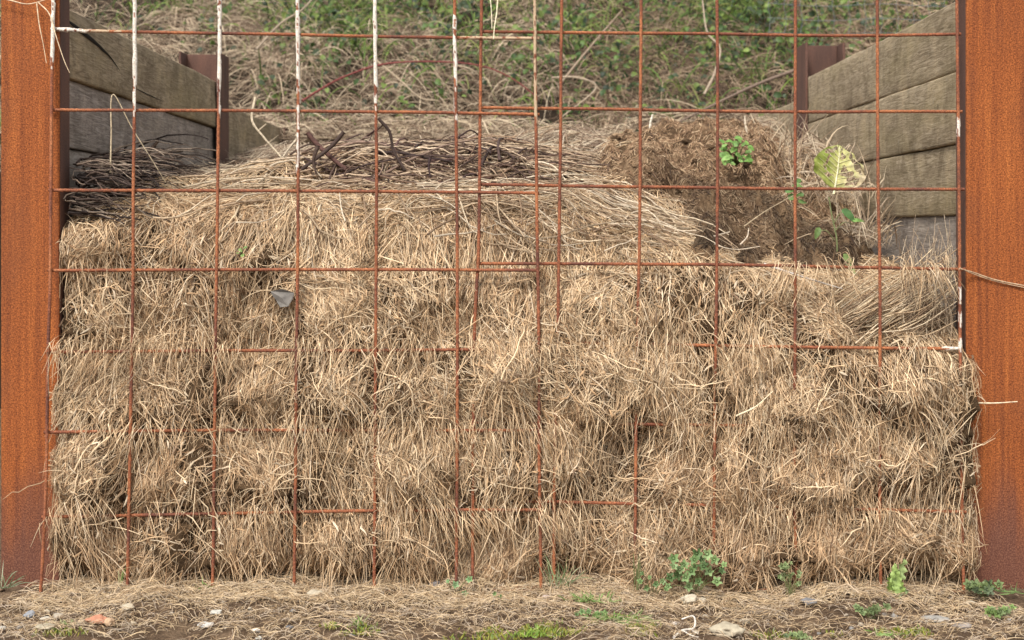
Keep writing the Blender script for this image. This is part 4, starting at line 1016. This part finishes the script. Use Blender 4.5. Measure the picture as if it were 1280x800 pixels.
# plant on the mound
def leafy(name, label, base, pts, sizes, cols, cat='plant', pitch=(35, 75), y=None):
    root = empty(name, tuple(base)); tag(root, label, cat); sb = Bag()
    for i, (a, b_, yy) in enumerate(pts):
        p = P(a, b_, yy); stem_to(sb, base, p, .0013, (.16, .2, .07), .1)
        sz = sizes[i % len(sizes)] * random.uniform(.85, 1.15)
        V, Q = leaf_mesh(sz, sz * .72, 0, .35, .22, .015, seed=i * 1.3)
        V = place(V - np.array([0, sz * .4, 0]), p, random.uniform(-.6, .6), R(random.uniform(*pitch)), random.uniform(-2.4, 2.4))
        b = Bag(); b.add(V, Q, np.array(cols[i % len(cols)]) * random.uniform(.85, 1.15)); b.build('leaf', M_leaf, root)
    sb.build('stem', M_leaf, root); return root
random.seed(5)
GN = [(.17, .30, .07), (.13, .25, .055), (.21, .34, .10), (.15, .27, .07)]
leafy('nettle_plant', 'bright green leafy plant growing from the top of the mound', P(920, 208, .92), [(912, 176, .86), (922, 172, .88), (930, 180, .86), (905, 184, .85), (918, 186, .83), (934, 190, .85), (912, 196, .82), (926, 200, .82), (920, 178, .84), (938, 184, .88), (908, 192, .84), (922, 193, .82), (930, 195, .83), (902, 176, .88), (915, 204, .82)] + [(random.uniform(903, 938), random.uniform(172, 204), random.uniform(.80, .86)) for _ in range(20)], [.022, .026, .019], GN)
leafy('nettle_plant', 'smaller loose green plant behind and left of the leafy one on the mound', P(888, 184, 1.25), [(872, 168, 1.2), (884, 165, 1.2), (892, 170, 1.18), (880, 174, 1.18), (890, 178, 1.18), (896, 164, 1.22), (868, 174, 1.2), (886, 160, 1.22)], [.020, .024], [(.20, .30, .10), (.16, .25, .08)])
leafy('nettle_plant', 'low green weed beside the third brown upright, right of the mound', P(992, 250, .55), [(986, 238, .5), (996, 232, .5), (1001, 243, .5), (990, 246, .5), (998, 226, .52), (1003, 252, .5)], [.026, .03], [(.09, .16, .045), (.12, .2, .06)])
# tall leafy stalk
base = P(1046, 335, .38); root = empty('leafy_stalk', tuple(base)); tag(root, 'green stalk with drooping leaves standing below the yellow leaf', 'plant')
sb = Bag(); tubes(sb, smooth_path([base, P(1046, 300, .38), P(1040, 270, .38), P(1036, 246, .38)], 20), .0026, np.array((.24, .27, .12)), 6, .7); 
for (a, b_, c_) in ((1058, 268, .37), (1066, 280, .36), (1022, 290, .37), (1056, 326, .36), (1066, 330, .36)): tubes(sb, smooth_path([P(1043, b_ + 10, .38), P((a + 1043) / 2, b_ - 2, c_), P(a, b_, c_)], 8), .0014, np.array((.24, .27, .12)), 5, .7)
sb.build('stem', M_leaf, root)
for i, (a, b_, L, Wd, rl, pt, yw, col) in enumerate([(1052, 262, .052, .026, -2.3, 60, .2, (.10, .20, .07)), (1064, 276, .040, .014, -1.4, 55, 0, (.20, .34, .10)), (1024, 284, .034, .018, 2.8, 70, 0, (.13, .2, .06)), (1052, 320, .040, .024, -2.0, 62, .3, (.24, .34, .12)), (1058, 330, .042, .016, -2.4, 60, -.2, (.20, .32, .10)), (1050, 338, .034, .016, -1.2, 50, 0, (.2, .28, .13))]):
    V, Q = leaf_mesh(L, Wd, 0, .3, .3, .03, n=11, seed=i * 3.0); V = place(V, P(a, b_, .355), yw, R(pt), rl); b = Bag(); b.add(V, Q, np.array(col)); b.build('leaf', M_leaf, root)
# big yellowing leaf
root = empty('cabbage_leaf', tuple(P(1048, 236, .62))); tag(root, 'large yellowing cabbage leaf full of holes, on the dry grass at the right wall', 'leaf')
LL, LW_ = .150, .165
V, Q = leaf_mesh(LL, LW_, 0, .22, .22, .05, n=44, m=40, seed=2.0, holes=True)
lc_ = np.zeros((len(V), 3)); uu = V[:, 1] / LL; vv = V[:, 0] / (LW_ * .5)
veins = np.zeros(len(V))
tocol = np.array((.52, .49, .20)) * np.ones((len(V), 3)); gcol = np.array((.24, .29, .06))
gm = np.clip(.55 - .6 * vv + .5 * fbm(vv * 3, uu * 4, 4.0, 2), 0, 1)[:, None]; tocol = tocol * (1 - gm) + gcol * gm
tan = np.clip(1.6 * vv - .7 * uu + .5 * fbm(vv * 5, uu * 5, 9.0, 2), 0, 1)[:, None]; tocol = tocol * (1 - tan) + np.array((.56, .46, .30)) * tan
def pl(V_): return place(V_ - np.array([0, 0, 0]), P(1043, 236, .60), .15, R(76), -.28)
b = Bag(); b.add(pl(V), Q, tocol); b.build('blade', M_leaf, root)
vb = Bag(); ux = np.linspace(-.12, .97, 16); mid = np.stack([0 * ux, ux * LL, -.22 * LL * ux ** 2 + .003], -1); tubes(vb, pl(mid), .0036, np.array((.74, .70, .46)), 6, .25)
for k in range(7):
    u0 = .08 + k * .12
    for sgn in (-1, 1):
        q = np.linspace(0, 1, 7); rx = sgn * q * LW_ * .5 * (math.sin(math.pi * min(1, u0 + .18) ** .75) ** .7) * .82; uy = u0 + q * .20
        tubes(vb, pl(np.stack([rx, uy * LL, -.22 * LL * uy ** 2 + .22 * np.abs(rx) + .003], -1)), .0014, np.array((.66, .62, .36)), 4, .3)
vb.build('vein', M_leaf, root)

# ------------------------------------------------------------------ ground cover, stones, tufts
gl = Bag()
def ground_straw(n, ylo, yhi, xr, Lr, wr, pal, sp=1.6):
    x = rng.uniform(-xr, xr, n); y = rng.uniform(ylo, yhi, n)
    k = fbm(x * 4, y * 4, 66.0, 2) > rng.uniform(-.6, .6, n); x, y = x[k], y[k]; n = len(x)
    a = rng.normal(0, sp, n) + .8 * vnoise(x * 3, y * 3, 5.0); L = rng.uniform(*Lr, n); K = 5; s = np.linspace(-.5, .5, K)
    cv = rng.normal(0, .3, n)
    X = x[:, None] + np.cos(a)[:, None] * L[:, None] * s - np.sin(a)[:, None] * (cv * L)[:, None] * s ** 2; Y = y[:, None] + np.sin(a)[:, None] * L[:, None] * s + np.cos(a)[:, None] * (cv * L)[:, None] * s ** 2
    Z = ground_h(X, Y) + rng.uniform(.001, .010, n)[:, None] + rng.uniform(0, .008, n)[:, None] * (1 - 4 * s ** 2) + .02 * np.clip(vnoise(x * 9, y * 9, 3), 0, 1)[:, None] * rng.random((n, 1))
    c = np.array(pal)[rng.integers(0, len(pal), n)] * (1 + .12 * rng.standard_normal((n, 1)))
    ribbons(gl, np.stack([X, Y, Z], -1), norm(np.stack([rng.normal(0, .35, n), -.5 * np.ones(n), np.ones(n)], -1)), rng.uniform(*wr, n), c)
PG = [(.52, .39, .24), (.40, .285, .165), (.29, .195, .11), (.17, .11, .06), (.50, .39, .27), (.34, .27, .20), (.10, .063, .04)]
ground_straw(52000, -.95, .06, 1.9, (.008, .04), (.0008, .0018), PG)
ground_straw(5200, -.95, .02, 1.9, (.03, .09), (.0011, .0022), PG[:2] + PG[4:6])
ground_straw(12000, -.16, .05, 1.2, (.02, .07), (.0010, .0020), PG[:3] + PG[4:5])
o = gl.build('straw_litter', M_straw); tag(o, 'flattened straw and dead grass litter over the ground in front', 'straw litter', kind='stuff')
# moss
ms = Bag(); n = 44000
x = rng.uniform(-1.3, 1.3, n); y = rng.uniform(-.62, -.2, n); px, py = proj(np.stack([x, y, 0 * x], -1))
mm = 0
for (a, b_, ra, rb) in ((670, 795, 75, 12), (440, 795, 45, 8), (740, 788, 60, 10), (585, 797, 40, 8), (620, 793, 30, 6), (760, 775, 60, 10), (800, 790, 50, 12), (1000, 790, 90, 8), (1130, 790, 60, 8), (70, 795, 40, 8)):
    mm = np.maximum(mm, np.exp(-((px - a) / ra) ** 2 - ((py - b_) / rb) ** 2))
k = mm * (.6 + .8 * vnoise(x * 22, y * 22, 2)) > rng.uniform(.35, 1, n); x, y = x[k], y[k]; n = len(x)
K = 3; s = np.linspace(0, 1, K); a = rng.uniform(0, 6.28, n); L = rng.uniform(.004, .012, n)
pts = np.stack([x[:, None] + np.cos(a)[:, None] * L[:, None] * s * .6, y[:, None] + np.sin(a)[:, None] * L[:, None] * s * .6, ground_h(x, y)[:, None] + .003 + L[:, None] * s], -1)
ribbons(ms, pts, norm(np.stack([rng.normal(0, .4, n), -np.ones(n), np.ones(n) * .5], -1)), rng.uniform(.002, .004, n), np.array([(.24, .25, .03), (.17, .2, .03), (.3, .28, .05), (.13, .19, .04)])[rng.integers(0, 4, n)], .4)
o = ms.build('moss', M_leaf); tag(o, 'yellow green moss in low patches on the trodden ground', 'moss', kind='stuff')
# grass tufts, each its own thing
def tuft(label, px, y, n, Lr, sp, pal, w=(.0016, .003), spread=.02):
    base = gp(px, y); b = Bag(); r0 = np.stack([rng.normal(base[0], spread, n), rng.normal(base[1], spread * .5, n), np.full(n, base[2])], -1)
    L = rng.uniform(*Lr, n); d = norm(np.stack([rng.normal(0, sp, n), rng.normal(-.1, sp * .6, n), np.ones(n)], -1)); K = 7; s = np.linspace(0, 1, K)
    pts = r0[:, None] + d[:, None] * (L[:, None] * s)[..., None]; pts[..., 2] -= (rng.uniform(.05, .5, n) * L)[:, None] * s ** 2.4
    pts[..., 2] = np.maximum(pts[..., 2], .006)
    ribbons(b, pts, norm(np.stack([rng.normal(0, .5, n), -np.ones(n), rng.normal(.2, .3, n)], -1)), rng.uniform(*w, n), np.array(pal)[rng.integers(0, len(pal), n)], .1)
    o = b.build('grass_tuft', M_leaf); tag(o, label, 'grass tuft'); return o
GT = [(.15, .25, .06), (.20, .30, .09), (.26, .33, .12), (.34, .33, .17)]
tuft('green grass tuft on the ground left of the lobed plant', 743, -.14, 70, (.02, .06), .8, GT)
tuft('spreading grass tuft in front of the hay right of centre, low and wide', 775, -.30, 90, (.015, .05), 1.3, GT, spread=.028)
tuft('bright grass patch at the bottom edge, just right of centre', 668, -.42, 90, (.015, .035), .7, [(.24, .36, .05), (.2, .32, .06)], spread=.022)
tuft('tiny grass tuft at the bottom edge left of centre', 450, -.38, 14, (.02, .045), .4, GT, spread=.006)
tuft('thin grass blades growing from under the hay between the second and third left uprights', 250, -.05, 10, (.03, .07), 1.3, GT, spread=.012)
tuft('single upright green blades by the second upright from the left', 149, -.04, 4, (.05, .09), .15, GT, spread=.003)
tuft('grey green blades at the left edge beside the left post', 2, -.02, 16, (.05, .12), .8, [(.24, .28, .17), (.32, .33, .22), (.14, .18, .09)], w=(.0018, .0034), spread=.008)
tuft('wispy grass blades against the hay, right of the overlapping uprights', 697, -.05, 22, (.05, .13), .35, [(.20, .26, .12), (.30, .30, .18)], spread=.012)
tuft('tall thin blades against the hay behind the low small leaved weed', 797, -.055, 12, (.08, .17), .07, [(.16, .19, .08), (.24, .25, .12)], spread=.004)
tuft('small grass tuft on the left foreground near the orange stone', 82, -.33, 22, (.012, .03), .9, GT, spread=.015)
tuft('grass tuft at the bottom right in front of the floppy plant', 1108, -.42, 40, (.015, .04), .9, GT, spread=.02)
tuft('grass blades at the foot of the right orange post', 1262, -.06, 26, (.02, .06), .9, [(.12, .2, .06), (.18, .26, .09)], spread=.02)
random.seed(9)
def weeds(label, cx, cy, w, h, n, sz, y, cols):
    root_y = y; base = gp(cx, y)
    rosette('weed_plant', label, base, [(cx + random.uniform(-w, w), cy + random.uniform(-h, h), y + random.uniform(-.03, .02), sz * random.uniform(.7, 1.3)) for _ in range(n)], cols, r_=.0008, pitch=(25, 75))
weeds('spreading dark green weed at the foot of the right orange post', 1232, 736, 22, 6, 16, .010, -.07, [(.12, .16, .06), (.17, .22, .09), (.09, .12, .06)])
weeds('bright green weed patch at the lower right corner', 1252, 764, 18, 5, 12, .008, -.26, [(.18, .26, .08), (.15, .20, .08)])
weeds('fine leaved weed against the hay left of the floppy plant', 988, 716, 14, 14, 16, .006, -.07, [(.17, .22, .09), (.22, .27, .12)])
weeds('low weed on the ground below the floppy plant', 1090, 762, 20, 5, 14, .008, -.26, [(.18, .24, .10), (.14, .18, .07)])
weeds('little weed in the foreground right of centre', 1000, 796, 18, 3, 12, .007, -.42, [(.19, .25, .10), (.15, .2, .09)])
weeds('small weed patch on the bare ground left of the bright grass tuft', 738, 768, 18, 4, 10, .007, -.26, [(.17, .27, .10), (.14, .22, .07)])
# green shoots inside the hay
leafy('weed_plant', 'little green shoot in the hay near the third upright', P(302, 318, .0), [(300, 312, -.01), (307, 309, -.012), (303, 319, -.012), (297, 316, -.01)], [.013, .011], [(.2, .3, .09)])

# stones
def stone(label, px, py, rpx, col, sq=(1.2, 1, .62), rough=.3, name='stone', rot=0.0):
    # sits on the ground where the view ray meets it
    rpx *= .86; col = tuple(.86 * v + .03 for v in col); d = CAMZ * FPX / (py - HY) ; y = CAMY + d; x = (px - 640) / FPX * d; r = rpx / FPX * d
    V, F = blob((0, 0, 0), r, px * .13, 4, sq, rough, 1.1); c, s_ = math.cos(rot), math.sin(rot)
    V = V @ np.array([[c, s_, 0], [-s_, c, 0], [0, 0, 1]])
    V = V + np.array([x, y, gz(x, y) + r * sq[2] * .5 + .007]); n = len(V)
    me = np_mesh(name, V, F, np.tile(np.array(col), (n, 1))); o = link_mesh(name, me, M_stone)
    o.data.transform(Matrix.Translation(-Vector((x, y, gz(x, y))))); o.location = (x, y, gz(x, y))
    tag(o, label, 'stone'); return o
CR, GY_, OR = (.50, .42, .30), (.34, .33, .32), (.48, .20, .11)
stone('bluish grey stone beside the foot of the left post', 37, 764, 8, (.26, .27, .29))
stone('small pale stone between the grey stone and the first upright', 58, 760, 4, CR)
stone('flat pale pebble in front of the first upright', 57, 768, 6, (.5, .46, .38), (1.3, 1, .45))
stone('round beige pebble right of the flat pale one', 73, 767, 6, (.42, .36, .28))
stone('orange broken brick stone on the left foreground', 123, 779, 11, OR, (1.3, 1, .5), .4)
stone('peach coloured stone touching the orange one', 137, 783, 7, (.52, .34, .20), (1, 1, .8))
stone('cream rounded stone in front of the second upright', 159, 765, 8, CR, (1.2, 1, .6))
stone('small beige pebble below the cream stone', 167, 778, 4, (.45, .36, .24))
stone('broad buff stone at the lower left', 56, 792, 11, (.38, .32, .22), (1.3, 1, .35))
stone('white stone on the ground below the third upright', 257, 780, 9, (.56, .54, .50), (1.2, 1, .45))
stone('pale flat stone right of the white one', 270, 770, 7, (.48, .46, .40), (1.3, 1, .5))
stone('small white stub of stone lying slanted in the foreground', 321, 789, 5, (.66, .64, .60), (1.5, .7, .6), rot=-.5)
stone('cream stone under the edge of the hay, left of centre', 394, 748, 9, (.46, .39, .28))
stone('small dark grey pebble in the left foreground', 362, 788, 4, (.10, .10, .11))
stone('grey brown stone at the foot of the hay by the seedling', 543, 738, 7, (.28, .25, .24), (1.2, 1, .8), rot=.5)
stone('cream angular stone below the bushy lobed plant', 863, 750, 10, (.52, .45, .33), (1.2, 1, .7), .45)
stone('smaller cream stone attached to the right of the angular stone', 877, 750, 6, (.52, .45, .34), (1.3, 1, .6))
stone('largest cream stone at the bottom edge near the white roots', 910, 793, 18, (.40, .34, .24), (1.25, 1, .5), .4)
stone('small rosy pebble right of the overlapping uprights', 683, 748, 6, (.44, .34, .29), (1.2, 1, .6), rot=-.5)
stone('tiny white stone near the white roots', 845, 776, 4, (.66, .63, .60))
stone('pale buff pebble buried right of the white roots', 931, 775, 7, (.40, .34, .25), (1.2, 1, .5))
stone('dark grey stone in the litter left of the floppy plant', 1012, 756, 9, (.17, .165, .17), (1.3, 1, .5))
stone('flat greyish stone right of the floppy plant', 1168, 775, 12, (.30, .28, .25), (1.6, 1, .4))
stone('brown stone lying flat near the lower right', 1202, 788, 9, (.26, .22, .19), (1.4, 1, .4))
stone('light pebble at the foot of the hay under the right bulge', 1213, 750, 5, (.46, .40, .30))
stone('tiny light pebble low at the far left edge', 4, 786, 4, (.4, .36, .3))
stone('white speck of stone at the bottom left of centre', 322 + 2, 798, 4, (.5, .47, .4))
# grit and crumbs of earth trodden into the ground
Vt = []; Ft = []; Ct = []; k = 0
for i in range(420):
    x = random.uniform(-1.4, 1.4); y = random.uniform(-.62, .0); r = random.uniform(.0015, .006) * (1 if random.random() < .85 else 1.7)
    Vb, F = blob((x, y, gz(x, y) + r * .5), r, i * 1.3, 2, (random.uniform(.8, 1.4), 1, .7), .4, 1.5)
    c = random.choice([(.14, .09, .055), (.20, .14, .09), (.09, .06, .04), (.30, .25, .19), (.42, .36, .28), (.24, .22, .2), (.11, .07, .045)])
    Vt.append(Vb); Ft.append(F + k); Ct.append(np.tile(c, (len(Vb), 1))); k += len(Vb)
o = link_mesh('grit', np_mesh('grit', np.concatenate(Vt), np.concatenate(Ft), np.concatenate(Ct)), M_stone); tag(o, 'fine grit and earth crumbs over the ground in front of the hay', 'grit', kind='stuff')
# white roots
stick('dead_root', 'white bare forked root lying on the ground near the largest stone', 'root', [(842, 797, -.43), (853, 788, -.40), (866, 786, -.38), (869, 778, -.36), (866, 770, -.335), (852, 774, -.34)], .003, (.66, .60, .52), forks=[([(853, 788, -.40), (866, 795, -.42), (880, 798, -.43)], .0022), ([(862, 787, -.38), (872, 792, -.41)], .002)])

# ------------------------------------------------------------------ groups of like things
GROUPS = {'steel post': 'steel posts of the bay', 'plank wall': 'plank walls of the bay', 'steel mesh': 'overlapping steel mesh panels', 'stone': 'stones on the ground',
          'grass tuft': 'grass tufts along the foot of the hay', 'stick': 'loose sticks on the heap', 'twig': 'loose sticks on the heap', 'stem': 'loose dry stems', 'cane': 'canes on the bank'}
for o in bpy.data.objects:
    if o.parent is None and o.get('category') in GROUPS: o['group'] = GROUPS[o['category']]
